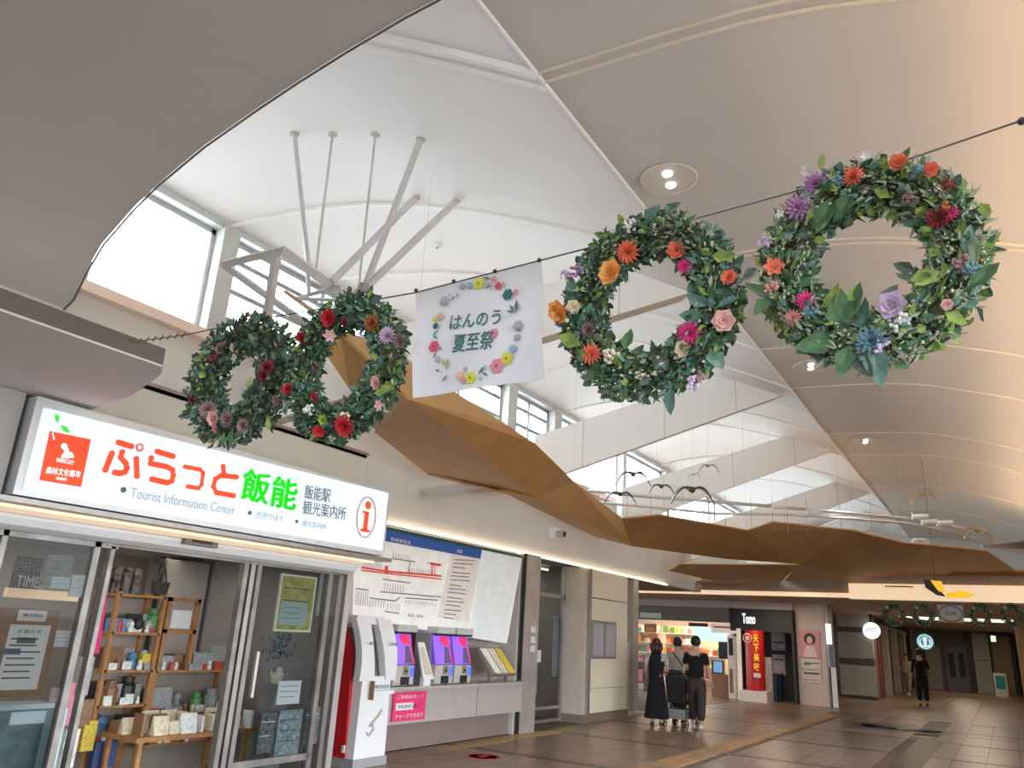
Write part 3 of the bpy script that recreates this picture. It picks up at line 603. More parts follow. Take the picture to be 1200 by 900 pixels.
# ------------------------------------------------------------------ ticket hall front
led = thing('led_strip', 'long glowing warm strip along the lower edge of the upper wall', 'light', (-7.18, 13, 2.95)); bx('tube', (-7.195, 6.5, 2.945), (-7.13, 19.12, 2.975), LEDW, led)
rb = thing('ticket_recess', 'grey steel-lined recess around the ticket machines', 'recess', (-7.4, 10, 0))
bx('back_panel', (-7.6, 7.6, 0), (-7.5, 12, 2.95), GREYP, rb); bx('upper_panel', (-7.5, 7.6, 1.55), (-7.3, 11.9, 2.95), mat('panel_mauve', (.48, .44, .43), .6), rb)
bx('side_panel', (-7.5, 11.88, 0), (-7.15, 11.94, 2.95), mat('panel_side', (.50, .45, .43), .5), rb)
mb_ = thing('route_map_board', 'big pale railway route map board above the ticket machines', 'map board', P(500, 740, x=-7.1))
XM = -7.08
poly('board', [(415, 648), (455, 620), (612, 652), (594, 754), (413, 724)], mat('map_white', (.80, .79, .76), .5, emit=.25), mb_, x=XM-.02, th=.14)
poly('blank_panel', [(565, 643), (609, 653), (592, 751), (550, 744)], mat('map_blank', (.72, .76, .77), .4, emit=.25), mb_, x=XM-.01, th=.02)
poly('blue_header', [(453, 621), (565, 643), (563, 655), (452, 634)], mat('header_blue', (.01, .09, .35), .5, emit=.05), mb_, x=XM, th=.01)
poly('dark_header', [(453, 617), (612, 651), (612, 654), (453, 621)], mat('header_dark', (.01, .06, .06), .5), mb_, x=XM+.005, th=.01)
poly('fare_panel', [(530, 649), (563, 655), (549, 729), (514, 723)], mat('fare_panel_white', (.80, .74, .70), .5, emit=.1), mb_, x=XM-.004, th=.01)
lines = MB(); rl = MB()
def mline(mb, pts, r=.012): mb.tube([P(a, b, x=XM+.002) for a, b in pts], r, 5, flat=(1, 0, 0))
def mz(x, y): return (400+x*220/1200, 630+y*130/709)
mline(rl, [mz(130, 190), mz(290, 215), mz(640, 245)], .015); mline(rl, [mz(130, 208), mz(290, 228), mz(640, 265)], .01); mline(rl, [mz(290, 180), mz(288, 232)], .035)
mline(rl, [mz(570, 165), mz(635, 175)], .02); mline(rl, [mz(582, 165), mz(580, 240)]); mline(rl, [mz(600, 170), mz(600, 240)], .008)
for a, b in (((325, 132), (470, 155)), ((265, 265), (440, 290)), ((250, 345), (640, 380)), ((410, 385), (620, 400)), ((180, 385), (345, 405)), ((95, 325), (175, 335)), ((280, 470), (370, 485)), ((345, 405), (375, 380)), ((440, 155), (430, 225)), ((555, 160), (640, 172))): mline(lines, [mz(*a), mz(*b)], .009)
for x0, y0, n, dx, l in ((335, 100, 7, 17, 35), (140, 150, 10, 13, 35), (280, 290, 8, 17, 50), (185, 395, 6, 18, 45), (100, 340, 6, 14, 90), (420, 400, 12, 17, 20), (300, 420, 5, 18, 40), (440, 195, 11, 15, 30)):
    for k in range(n): mline(lines, [mz(x0+k*dx, y0+k*dx*.1), mz(x0+k*dx-6, y0+k*dx*.1+l)], .005)
lines.build('route_lines', mat('map_grey', (.25, .22, .22)), mb_, kind='stuff'); rl.build('route_lines', mat('map_red', (.75, .08, .05)), mb_, kind='stuff')
fx = MB()
for k in range(15):
    y = 140+k*24+(k//3)*8; mline(fx, [mz(722-k*5, y), mz(722-k*5+R.uniform(60, 135), y+R.uniform(6, 12))], .009)
fx.build('text_lines', mat('map_grey', (.25, .22, .22)), mb_, kind='stuff')
text('lettering', '普通運賃表', P(*mz(380, 22), x=XM+.006), .45, .05, V((0, .99, -.02)), (0, 0, 1), PAPER, mb_); text('lettering', '西武線', P(*mz(758, 88), x=XM+.006), .14, .06, (0, 1, 0), (0, 0, 1), PAPER, mb_)
text('lettering', '大人・小人', P(*mz(475, 498), x=XM+.006), .35, .05, (0, 1, 0), (0, 0, 1), INK, mb_)
# counter
ct = thing('ticket_counter', 'long grey counter shelf below the ticket machines', 'counter', (-7.1, 10, 0))
bx('shelf_board', (-7.3, 7.7, .80), (-6.88, 11.9, .835), mat('counter_top', (.55, .50, .47), .35, .3), ct)
bx('front_panel', (-7.3, 7.7, .36), (-7.0, 10.55, .80), GREYP, ct); bx('front_panel', (-7.3, 10.57, .36), (-7.0, 11.9, .80), GREYP, ct)
bx('base', (-7.5, 7.7, 0), (-7.22, 11.9, .36), mat('counter_base', (.22, .17, .155), .5), ct)
def machine(y, label, w=.42, clear=False):
    t = thing('ticket_machine', label, 'ticket machine', (-7.1, y, .835)); a = (-6.97, y-w/2); z0 = .835; z1 = 1.53
    bx('cabinet', (-7.3, y-w/2, z0), (-7.02, y+w/2, z1), mat('machine_grey', (.40, .38, .38), .4, .3), t)
    bx('visor', (-7.3, y-w/2, z1), (-6.9, y+w/2, z1+.09), mat('visor_grey', (.50, .53, .53), .4), t)
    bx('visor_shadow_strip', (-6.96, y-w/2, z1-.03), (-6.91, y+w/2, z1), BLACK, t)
    sc = [(-6.99, y-w/2+.01, 1.50), (-6.99, y+w/2-.03, 1.50), (-6.90, y+w/2-.03, 1.12), (-6.90, y-w/2+.01, 1.12)]
    scr = MB().prism(sc, (-.02, 0, -.005)).build('screen', mat('screen_violet', (.2, .1, .8), .3, emit=1.0, ecol=(.25, .10, .95)), t)
    def sp(u, v): return V((-6.985+.09*v, y-w/2+w*u, 1.50-.38*v))
    MB().prism([sp(.35, .02), sp(.85, .02), sp(.85, .36), sp(.55, .36), sp(.42, .25)], (-.005, 0, 0)).build('screen_banner', mat('screen_pink', (.7, .03, .12), .3, emit=.6, ecol=(.8, .03, .12)), scr)
    MB().prism([sp(.6, .4), sp(.8, .4), sp(.92, .98), sp(.5, .98)], (-.005, 0, 0)).build('keypad', mat('screen_dim', (.12, .1, .2), .3), scr)
    MB().prism([sp(.85, .3), sp(.9, .3), sp(1.0, .98), sp(.94, .98)], (-.006, 0, 0)).build('side_light', mat('screen_pink', (.7, .03, .12)), t)
    bx('shelf_unit', (-7.05, y-w/2, .86), (-6.90, y+w/2, 1.10), mat('machine_light', (.48, .45, .44), .4), t)
    bx('coin_slot', (-6.91, y-.02, .98), (-6.885, y+.08, 1.09), mat('slot_brass', (.3, .26, .12), .4, .3), t); bx('cash_tray', (-6.92, y-.06, .86), (-6.88, y+.1, .96), BLACK, t)
    bx('card_reader', (-6.91, y+.12, .96), (-6.885, y+.19, 1.08), mat('reader_blue', (.1, .15, .9), .3, emit=.8), t)
    MB().disc((-6.88, y+.03, 1.03), (1, 0, 0), .02, .01, 10).build('button', BLACK, t)
machine(8.60, 'leftmost purple-screened ticket machine, beside the white kiosk'); machine(9.50, 'middle purple-screened ticket machine', .42); machine(9.97, 'rightmost purple-screened ticket machine, next to the leaflet stand', .42)
cv = thing('machine_stand_sheet', 'white slanted leaflet holder between the first two ticket machines', 'leaflet holder', (-6.98, 9.05, .84))
MB().prism([(-7.0, 8.98, 1.40), (-7.0, 9.12, 1.40), (-6.88, 9.26, .92), (-6.88, 9.02, .92)], (-.03, 0, 0)).build('holder', WHITE, cv); bx('foot', (-6.97, 9.05, .835), (-6.9, 9.2, .95), WHITE, cv); MB().prism([(-6.985, 9.0, 1.34), (-6.985, 9.1, 1.34), (-6.875, 9.2, .98), (-6.875, 9.06, .98)], (-.01, 0, 0)).build('leaflet', CM['cream'], cv)
pd = thing('leaflet_stand', 'slanted tray of printed leaflets at the right end of the counter', 'leaflet stand', (-7.0, 11.0, .84))
MB().prism([(-7.05, 10.55, 1.36), (-7.05, 11.25, 1.36), (-6.88, 11.5, .95), (-6.88, 10.75, .95)], (-.04, 0, -.02)).build('tray', mat('tray_dark', (.2, .16, .15)), pd)
for a in (10.8, 11.3): bx('leg', (-7.0, a, .835), (-6.96, a+.03, 1.1), mat('tray_dark', (.2, .16, .15)), pd)
for i, c in enumerate(('white', 'cream', 'yellow')):
    a = 10.60+i*.21; MB().prism([(-7.035, a, 1.34), (-7.035, a+.18, 1.34), (-6.865, a+.41, .98), (-6.865, a+.23, .98)], (-.01, 0, 0)).build('leaflet', CM[c], pd)
pn = thing('pink_notice', 'crimson notice panel with white writing hung on the counter front', 'notice', (-6.98, 8.8, .4))
c, w, h = frame((461, 813, 499, 846), -6.97)
bx('panel', (-6.99, c.y-w/2, .40), (-6.97, c.y+w/2, .76), PINKM, pn)
for s, dz, ww, hh in (('ご利用のカード', .12, .8, .05), ('PASMOなど', 0, .7, .055), ('チャージできます', -.12, .86, .055)):
    if s[0] == 'P': bx('white_label', (-6.97, c.y-w*.42, .58-.045), (-6.967, c.y+w*.1, .58+.045), PAPER, pn)
    text('lettering', s, (-6.964, c.y-(.0), .58+dz), w*ww, hh, (0, 1, 0), (0, 0, 1), PAPER if s[0] != 'P' else INK, pn)
# red and white kiosk
rk = thing('service_kiosk', 'white and red free-standing kiosk with curved wings before the ticket hall', 'kiosk', (-6.8, 8.0, 0))
KW = mat('kiosk_white', (.72, .72, .74), .35, var=.02)
bx('base', (-7.15, 7.42, 0), (-6.58, 8.02, .10), mat('kiosk_base', (.3, .3, .31), .4), rk)
MB().prism([(-7.15, 7.42, .10), (-6.72, 7.42, .10), (-6.76, 7.42, .9), (-6.80, 7.42, 1.3), (-6.98, 7.42, 1.62), (-7.15, 7.42, 1.62)], (0, .05, 0)).build('red_side', RED, rk)
MB().prism([(-6.6, 7.44, .10), (-6.6, 8.0, .10), (-6.62, 8.0, 1.0), (-6.62, 7.48, 1.0)], (-.4, 0, 0)).build('cabinet', KW, rk)
MB().prism([(-6.72, 7.47, .98), (-6.72, 7.99, .98), (-6.82, 7.99, 1.55), (-6.82, 7.47, 1.55)], (-.25, 0, 0)).build('back_body', mat('kiosk_recess', (.16, .16, .17), .4), rk)
def wing(y0, y1, flip):
    pr = []
    for i in range(9):
        t = i/8; z = .95+.72*t; bul = math.sin(PI*min(1, t*1.0))*.05; pr.append((t, z, bul))
    left = [(-6.60+.03*math.sin(PI*t)-.16*t*t, (y0 if not flip else y0+.07*(1-t)**1.5*1.2-.03*math.sin(PI*t)), z) for t, z, b in pr]
    right = [(-6.60+.03*math.sin(PI*t)-.16*t*t, (y1 if flip else y1-.05*math.sin(PI*t*.9)), z) for t, z, b in pr]
    m = MB(); m.prism(left+right[::-1], (-.10, 0, 0)); return m
wing(7.40, 7.67, False).build('wing', KW, rk); wing(7.80, 8.06, True).build('wing', KW, rk)
MB().prism([(-6.76, 7.42, 1.60), (-6.76, 8.04, 1.60), (-6.82, 7.98, 1.70), (-6.82, 7.50, 1.70)], (-.18, 0, 0)).build('rounded_top', KW, rk)
bx('tray', (-6.72, 7.62, .80), (-6.54, 8.0, .84), KW, rk); bx('tray_side', (-6.6, 7.6, .74), (-6.54, 7.62, .95), CM['brown'], rk); bx('screen', (-6.68, 7.72, .86), (-6.58, 7.94, .9), mat('screen_grey', (.3, .36, .42), .2), rk)
MB().tube([(-6.59, 7.62, .38), (-6.59, 7.66, .34), (-6.59, 7.74, .40), (-6.59, 7.72, .46), (-6.59, 7.66, .44), (-6.59, 7.74, .5), (-6.59, 7.82, .56), (-6.59, 7.86, .62)], .012, 6, flat=(1, 0, 0)).build('logo', GREYP, rk)
text('lettering', '西武', (-6.555, 7.52, 1.38), .12, .04, (0, 1, 0), (0, 0, 1), INK, rk); text('lettering', '自動', (-6.555, 7.93, 1.38), .12, .04, (0, 1, 0), (0, 0, 1), INK, rk)
bx('label', (-6.719, 7.40, .16), (-6.76, 7.418, .24), PAPER, rk)

# steel pillar, door, cream column
PILS = mat('pillar_steel', (.60, .55, .53), .42, .6, var=.15, scale=2)
sp_ = thing('steel_pillar', 'tall brushed steel pillar between ticket machines and glass door', 'pillar', (-7.2, 12.25, 0))
bx('shaft', (-7.5, 12.0, 0), (-7.08, 12.5, 2.95), PILS, sp_); bx('edge', (-7.12, 11.94, 0), (-7.09, 12.0, 2.95), BLACK, sp_)
for a, b in ((1.62, 1.72), (1.45, 1.55), (1.3, 1.4)): bx('sticker', (-7.08, 12.25, a), (-7.075, 12.4, b), PAPER, sp_)
dr = bx('door_1', (-7.66, 12.5, 2.30), (-7.58, 14.45, 2.38), STEEL); dr['kind'] = 'structure'
for y in (12.52, 13.05, 13.15, 14.38): bx('stile', (-7.66, y, 0), (-7.58, y+.07, 2.95 if y in (12.52, 14.38) else 2.3), STEEL, dr)
for z in (.02, .25): bx('rail', (-7.65, 12.6, z), (-7.59, 14.4, z+.05), STEEL, dr)
bx('pane', (-7.63, 12.59, .05), (-7.62, 13.05, 2.3), KGL, dr); bx('pane', (-7.63, 13.22, .05), (-7.62, 14.38, 2.3), KGL, dr); bx('transom_pane', (-7.63, 12.6, 2.38), (-7.62, 14.4, 2.95), KGL, dr)
bx('handle', (-7.58, 13.24, .9), (-7.55, 13.27, 1.2), STEEL, dr)
struct('wall_back', MB().box((-10.6, 12.0, 0), (-10.5, 19, 2.97)).box((-10.6, 14.95, 0), (-7.6, 15.0, 2.97)).box((-10.6, 11.95, 0), (-7.5, 12.0, 2.97)), mat('back_room', (.30, .27, .24), .7))
for i in range(4):
    o = thing('ceiling_tube', '%s glowing ceiling tube behind the door transom' % ['nearest', 'second', 'third', 'farthest'][i], 'light', (-8.1-i*.6, 13.5, 2.9), 'tubes behind the transom'); MB().tube([(-8.1-i*.6, 12.3, 2.9), (-8.1-i*.6, 14.6, 2.9)], .025, 6).build('tube', mat('tube_soft', (1, 1, .95), emit=2), o)
pl = thing('door_poster', 'black and white portrait poster of a standing figure inside the glass door', 'poster', (-7.7, 13.8, 1.2)); c, w, h = frame((648, 722, 669, 792), -7.68)
bx('sheet', (-7.69, c.y-w/2, c.z-h/2), (-7.68, c.y+w/2, c.z+h/2), mat('poster_pale', (.45, .45, .45), var=.2), pl)
fg = MB(); X0 = -7.675
for (u, v, r) in ((0, .32, .06), (0, .18, .07), (.0, .02, .13), (-.06, -.12, .13), (.07, -.12, .13), (0, -.25, .16), (0, .25, .04)): fg.disc((X0, c.y+u*w, c.z+v*h), (1, 0, 0), r*h*.75, .004, 12)
fg.build('printed_figure', mat('poster_black', (.04, .04, .04)), pl)
board('notice_sheet', 'white notice on the left door leaf', (625, 762, 634, 776), -7.56, PAPER, 'paper', 2)
wp = thing('white_low_panel', 'pale low panel behind the left door leaf', 'panel', (-8, 13, 0)); bx('face', (-7.9, 12.6, .5), (-7.85, 13.9, 1.25), PAPER, wp)
cc = thing('cream_column', 'cream clad square column with a framed pair of notices', 'column', (-7.4, 15.6, 0))
bx('stone_base', (-7.62, 14.44, 0), (-7.12, 16.62, .16), mat('base_brown', (.2, .15, .12)), cc)
for z0, z1 in ((.17, .62), (.63, 2.36), (2.38, 2.95)): bx('panel', (-7.6, 14.78, z0), (-7.14, 16.6, z1), CREAM, cc)
bx('corner_trim', (-7.62, 14.45, .16), (-7.16, 14.62, 2.95), mat('corner_pale', (.52, .45, .38), .5), cc); bx('steel_trim', (-7.6, 14.64, .16), (-7.13, 14.76, 2.95), STEEL, cc)
nf = thing('notice_pair', 'framed pair of grey notices on the cream column', 'notice board', (-7.13, 15.6, 1.2)); c, w, h = frame((695, 728, 723, 772), -7.1)
bx('frame', (-7.14, c.y-w/2, c.z-h/2), (-7.11, c.y+w/2, c.z+h/2), mat('frame_grey', (.32, .28, .27), .4, .3), nf)
for s in (-1, 1): bx('sheet', (-7.11, c.y+s*w*.25-w*.2, c.z-h*.42), (-7.105, c.y+s*w*.25+w*.2, c.z+h*.42), mat('sheet_grey', (.42, .42, .46), .4), nf)
gp = thing('opening_post', 'slim grey post and white door edge beyond the cream column', 'post', (-7.3, 17.3, 0))
bx('shaft', (-7.5, 17.45, 0), (-7.35, 17.75, 2.95), mat('post_grey', (.42, .38, .33), .5), gp); bx('door_edge', (-7.45, 16.85, .05), (-7.4, 17.35, 1.55), mat('pale_door', (.6, .57, .52), .5), gp); bx('foot', (-7.5, 16.8, 0), (-7.2, 17.8, .06), mat('foot_pale', (.6, .55, .5)), gp)
sc_ = thing('security_camera', 'small grey box camera on the wall above the cream column', 'camera', (-7.15, 13.1, 3.4)); bx('bracket', (-7.2, 13.0, 3.36), (-7.1, 13.25, 3.56), WHITE, sc_); bx('housing', (-7.1, 13.05, 3.38), (-6.95, 13.2, 3.50), GREYP, sc_); MB().disc((-6.94, 13.12, 3.44), (1, 0, 0), .05, .02, 12).build('lens', BLACK, sc_)
area('hall_lamp', (-9, 13.4, 2.9), (-9, 13.4, 0), 1.5, 1.5, 18, (1, .95, .85)); area('hall_lamp', (-8.3, 20.5, 3.4), (-7.5, 22, 0), 1.5, 1.5, 25, (1, .85, .65))
# ------------------------------------------------------------------ convenience shop
YF = 26.0
def fx_(px, py, y=YF): return P(px, py, y=y)
sh = thing('convenience_shop', 'convenience shop front with long dark fascia beyond the walking people', 'shop front', (-9.5, YF, 0))
bx('fascia', (-12.5, YF-.25, 2.28), (-7.55, YF, 2.74), mat('fascia_dark', (.10, .075, .07), .5), sh); bx('fascia_light_edge', (-12.5, YF-.28, 2.74), (-7.5, YF+.1, 2.78), mat('edge_pale', (.45, .40, .35)), sh)
bx('fascia', (-7.55, YF-.12, 2.05), (-5.62, YF, 2.74), BLACK, sh)
bx('side_wall', (-7.6, YF, 0), (-7.5, YF+3.5, 2.74), mat('shop_side', (.62, .52, .44)), sh); bx('rear_wall', (-14, YF+5, 0), (-5.6, YF+5.1, 2.97), mat('shop_back', (.75, .62, .48), .6), sh); bx('upper_wall', (-14, YF-.02, 2.74), (-5.6, YF+.05, 2.97), mat('bulk_mauve', (.45, .36, .32)), sh)
bx('lit_ceiling', (-12.4, YF+.3, 2.70), (-7.7, YF+4.8, 2.74), mat('shop_ceiling', (1, .9, .75), emit=1.6, ecol=(1, .85, .65)), sh)
area('shop_light', (-9.8, YF+2.3, 2.6), (-9.8, YF+2, 0), 3.5, 3.0, 130, (1, .84, .64))
tpx('Tomo', (870, 719, 885, 731), mat('logo_white', (1, 1, 1), emit=1.6), sh, y=YF-.13, bold=.02)
bx('doorway_back', (-7.5, YF+1.2, 0), (-5.6, YF+1.3, 2.74), DARK, sh); bx('doorway_side', (-5.66, YF-.1, 0), (-5.6, YF+1.3, 2.74), DARK, sh)
gs = thing('exit_sign', 'green and white exit sign box at the left end of the fascia', 'sign', fx_(742, 722)); rect('lit_face', (741, 715, 746, 727), mat('exit_green', (.2, .9, .6), emit=.9), gs, y=YF-.35, th=.08)
ws = thing('pale_sign_strip', 'pale rectangular strip sign on the dark fascia', 'sign', fx_(762, 722)); rect('face', (750, 718, 774, 724), mat('strip_grey', (.42, .46, .42), emit=.1), ws, y=YF-.30, th=.05)
# shelves of goods inside the shop: each row is a run of countable packets
sn = 0
for (x0, x1, yy, zs) in ((-12.0, -10.9, YF+2.2, (.5, .85, 1.2, 1.55, 1.9)), (-10.8, -9.7, YF+2.6, (.5, .85, 1.2, 1.55, 1.9)), (-9.6, -8.7, YF+3.0, (.4, .8, 1.2))):
    sn += 1; lab = ['left', 'middle', 'right'][sn-1]
    t = thing('shop_shelf', '%s bright shelf of goods inside the convenience shop' % lab, 'shelf', ((x0+x1)/2, yy, 0))
    bx('back_panel', (x0, yy+.1, 0), (x1, yy+.13, 2.15), mat('gondola', (.7, .55, .40)), t)
    for z in zs:
        bx('shelf_board', (x0, yy-.25, z-.03), (x1, yy+.1, z), mat('gondola_board', (.7, .66, .6)), t); x = x0+.02
        while x < x1-.1:
            w = R.uniform(.08, .17); h = R.uniform(.12, .26); c = R.choice(['red', 'orange', 'yellow', 'white', 'pink', 'brown', 'cream', 'green'])
            o = bx('packet', (x, yy-.2, z), (x+w*.9, yy-.02, z+h), CM[c]); lv = ORD[zs.index(z)]; tag(o, '%s %s packet from the left on the %s board up, %s shop shelf' % (ordn((c, lab, lv)), c, lv, lab), 'packet', 'packets on the %s shop shelf' % lab); x += w
def panel(name, label, cat, r, m, y, th=.04, parts=(), lm=None):
    c, w, h = frame(r, y=y); zb_ = c.z-h/2; zb_ = 0 if zb_ < .4 else zb_; t = thing(name, label, cat, V((c.x, y, zb_))); t_ = bx('face', (c.x-w/2, y, zb_), (c.x+w/2, y+th, c.z+h/2), m, t)
    for (nm, rr, mm) in parts: rect(nm, rr, mm, t_, y=y-.012, th=.012)
    return t
panel('orange_sign', 'small orange and brown hanging sign at the shop ceiling', 'sign', (755, 731, 769, 741), CM['brown'], YF+.4, parts=[('picture', (757, 735, 767, 740), CM['orange'])])
panel('orange_sign', 'orange banner under the small brown hanging sign', 'sign', (758, 742, 770, 748), CM['orange'], YF+.5)
panel('blue_screen', 'wide glowing pale blue menu screen inside the shop', 'screen', (813, 735, 852, 751), mat('screen_sky', (.6, .85, 1), emit=1.1, ecol=(.5, .8, 1)), YF+.6)
panel('white_sign', 'white sign with small red print at the shop entrance top', 'sign', (833, 731, 863, 742), mat('sign_pinkish', (.85, .75, .70), emit=.3), YF-.05, parts=[('text_line', (836, 734, 860, 736), CM['red'])])
panel('black_monitor', 'black monitor hung under the dark fascia', 'monitor', (807, 730, 829, 734), BLACK, YF-.2)
panel('black_figure_board', 'dark round cardboard shape at the shop counter', 'board', (842, 752, 853, 772), BLACK, YF+.8)
pk = panel('payment_kiosk', 'waist-high brown stand with small blue screen at the entrance', 'kiosk', (834, 790, 855, 816), CM['brown'], YF+.1, th=.4); rect('screen', (836, 775, 846, 788), mat('screen_small', (.2, .4, .7), emit=.5), pk, y=YF+.1, th=.05); rect('post', (834, 774, 848, 790), BLACK, pk, y=YF+.16, th=.05)
panel('fridge_panel', 'white framed vertical panel with dark strips at the shop corner', 'panel', (853, 745, 865, 817), mat('frame_white', (.7, .62, .55)), YF-.02, parts=[('dark_strip', (854, 748, 859, 768), BLACK), ('dark_strip', (855, 784, 859, 812), CM['brown'])])
panel('dark_stock', 'dark stack of goods at the left of the shop entrance', 'stack', (741, 775, 759, 815), mat('stock_dark', (.10, .05, .04), var=.9, scale=14), YF-.1, th=.4, parts=[('pink_packet', (746, 784, 753, 798), CM['pink']), ('grey_bin', (742, 800, 754, 814), GREYP)])
tw = panel('white_tower', 'white lit upright frame beside the red round banner', 'frame', (864, 736, 869, 816), mat('white_frame_lit', (.8, .7, .6), emit=.3), YF-.15)
rc = thing('red_round_banner', 'red rounded cylinder banner with yellow vertical writing', 'banner', fx_(882, 818, YF-.5)); c, w, h = frame((871, 738, 893, 809), y=YF-.5)
MB().lathe([(w/2*.96, -h/2), (w/2, -h/2+.06), (w/2, h/2-.06), (w/2*.96, h/2)], (c.x, YF-.2, c.z), 24).build('cylinder', mat('banner_red', (.50, .015, .012), .4, emit=.05), rc, smooth=True)
bx('plinth', (c.x-w*.7, YF-.6, 0), (c.x+w*.7, YF+.1, c.z-h/2), mat('plinth_white', (.75, .65, .58)), rc)
for i, ch in enumerate('天下美味'): text('lettering', ch, (c.x+w*.22, YF-.53, c.z+h*(.36-.155*i)), w*.30, h*.13, (1, 0, 0), (0, 0, 1), mat('banner_yellow', (.9, .6, .02), emit=.3), rc, .02)
MB().tube([(c.x-w*.22+.13*math.cos(t*PI/8), YF-.55, c.z+h*.36+.13*math.sin(t*PI/8)) for t in range(16)], .02, 5, closed=True).build('round_emblem', mat('emblem_pale', (.8, .45, .4)), rc)
MB().disc((c.x-w*.22, YF-.53, c.z+h*.36), (0, -1, 0), .07, .01, 12).build('round_emblem', mat('emblem_pale', (.8, .45, .4)), rc); bx('white_label', (c.x+.02, YF-.54, c.z-h*.28), (c.x+w*.4, YF-.52, c.z-h*.21), PAPER, rc)
panel('menu_poster', 'upper grey menu poster in the black shop corner', 'poster', (904, 739, 920, 762), mat('poster_mauve', (.34, .28, .28), var=.3, scale=15), YF+1.1, parts=[('text_line', (906, 752, 918, 754), INK)])
panel('menu_poster', 'lower grey menu poster in the black shop corner', 'poster', (905, 767, 920, 791), mat('poster_mauve', (.34, .28, .28)), YF+1.1, parts=[('text_line', (907, 772, 918, 774), INK)])
panel('white_rack', 'narrow white brochure rack beside the red banner', 'rack', (896, 770, 905, 816), mat('rack_white', (.42, .38, .36), var=.4, scale=10), YF+.2)
bn = thing('navy_bin', 'dark navy round bin in the black shop corner', 'bin', (-6.6, YF+.6, 0)); MB().lathe([(.32, 0), (.38, .8), (.36, .82)], (-6.5, YF+.6, 0), 20).build('body', mat('bin_navy', (.01, .025, .045), .5), bn)
# poster pier
pc2 = thing('poster_pier', 'cream square pier carrying pink campaign posters', 'pillar', (-5.15, 26.2, 0))
bx('shaft', (-5.58, 26.2, 0), (-4.62, 27.0, 2.965), mat('pier_cream', (.55, .44, .38), .5, var=.03), pc2); bx('edge_trim', (-4.78, 26.17, 0), (-4.72, 26.2, 2.965), STEEL, pc2)
pp = panel('campaign_poster', 'pink campaign poster of a dark-haired woman on the cream pier', 'poster', (937, 739, 961, 771), mat('poster_pink', (.62, .25, .28), .5), 26.17, th=.02)
c, w, h = frame((937, 739, 961, 771), y=26.15)
MB().disc((c.x, 26.155, c.z+.16), (0, -1, 0), .17, .004, 20).build('printed_hair', CM['black'], pp); MB().disc((c.x, 26.15, c.z+.12), (0, -1, 0), .11, .004, 20, sq=.8).build('printed_face', mat('print_skin', (.62, .40, .33)), pp)
MB().prism([(c.x-.22, 26.15, c.z-.38), (c.x+.22, 26.15, c.z-.38), (c.x+.12, 26.15, c.z-.06), (c.x-.12, 26.15, c.z-.06)], (0, .004, 0)).build('printed_clothes', mat('print_pale', (.66, .5, .5)), pp)
panel('notice_poster', 'upper pale notice sheet below the pink campaign poster', 'poster', (939, 772, 962, 784), mat('notice_pale', (.58, .52, .50)), 26.17, th=.02, parts=[('text_line', (942, 776, 950, 779), CM['green']), ('text_line', (951, 777, 960, 778), INK)])
panel('notice_poster', 'lower pale notice sheet on the cream pier', 'poster', (940, 786, 962, 800), mat('notice_pale', (.58, .52, .50)), 26.17, th=.02, parts=[('text_line', (942, 788, 960, 790), INK), ('text_line', (942, 796, 960, 797), CM['pink'])])
# glass edge and tiled wall, cafe row
ge = thing('lit_post', 'slim white and blue lit post right of the cream pier', 'post', P(979, 832, y=26.0)); rect('upper_lit', (968, 731, 974, 755), mat('post_lit', (.85, .95, 1), emit=1.2), ge, y=26.1, th=.06); rect('blue_part', (972, 755, 976, 788), mat('post_blue', (.12, .15, .3)), ge, y=26.1, th=.06)
rect('white_part', (975, 782, 981, 829), mat('post_white', (.7, .68, .7)), ge, y=26.0, th=.06); rect('dark_edge', (973, 782, 975, 829), DARK, ge, y=26.05, th=.06)
YW = 32.2; tw2 = thing('panelled_wall', 'grey panelled wall with dark stripes left of the round white sign', 'wall panel', P(1003, 819, y=YW)); tw2['kind'] = 'structure'
c, w, h = frame((983, 722, 1024, 819), y=YW); xl, xr = c.x-w/2, c.x+w/2
for z0, z1, m in ((.12, 1.15, 'a'), (1.17, 1.38, 'b'), (1.40, 2.3, 'a'), (2.32, 2.48, 'b'), (2.5, 2.97, 'a')):
    bx('panel', (xl, YW, z0), (xr, YW+.2, z1), mat('wall_grey_tile', (.38, .36, .31), .5) if m == 'a' else mat('wall_stripe', (.10, .07, .06)), tw2)
bx('side', (xr-.04, YW+.2, 0), (xr, YW+.9, 2.97), mat('side_brown', (.15, .10, .08)), tw2)
def facade_px(name, label, cat, x0, x1, m, x, z0=.0, z1=2.9, th=.1):
    a = P(x0, 800, x=x); b = P(x1, 800, x=x); t = thing(name, label, cat, (x, (a.y+b.y)/2, 0)); bx('face', (x-th, a.y, z0), (x, b.y, z1), m, t); return t
XC = -4.25
cf = struct('wall_cafe', MB().box((XC-.3, 33.1, 0), (XC-.2, 48.9, 2.97)), mat('cafe_dark', (.07, .045, .04), .5))
for i, (y, w, c) in enumerate(((34.0, .5, 'a'), (36.8, .5, 'b'), (40.0, .45, 'b'), (43.5, .4, 'b'))): bx('pier', (XC-.25, y, 0), (XC+.03, y+w, 2.7), mat('cafe_pier', (.42, .34, .26)) if c == 'b' else mat('cafe_red', (.22, .04, .03)), cf)
bx('lintel', (XC-.25, 33, 2.6), (XC-.02, 46, 2.72), mat('lintel', (.3, .22, .18)), cf)
def round_sign(px, py, r, y, m, label, deco):
    c = P(px, py, y=y); t = thing('round_sign', label, 'sign', c); MB().disc(c, (0, -1, 0), r, .12, 32).build('lit_disc', m, t); MB().tube([c+V((0, .06, r)), (c.x, c.y+.06, 2.97)], .05, 6).build('bracket', BLACK, t); deco(t, c)
    return t
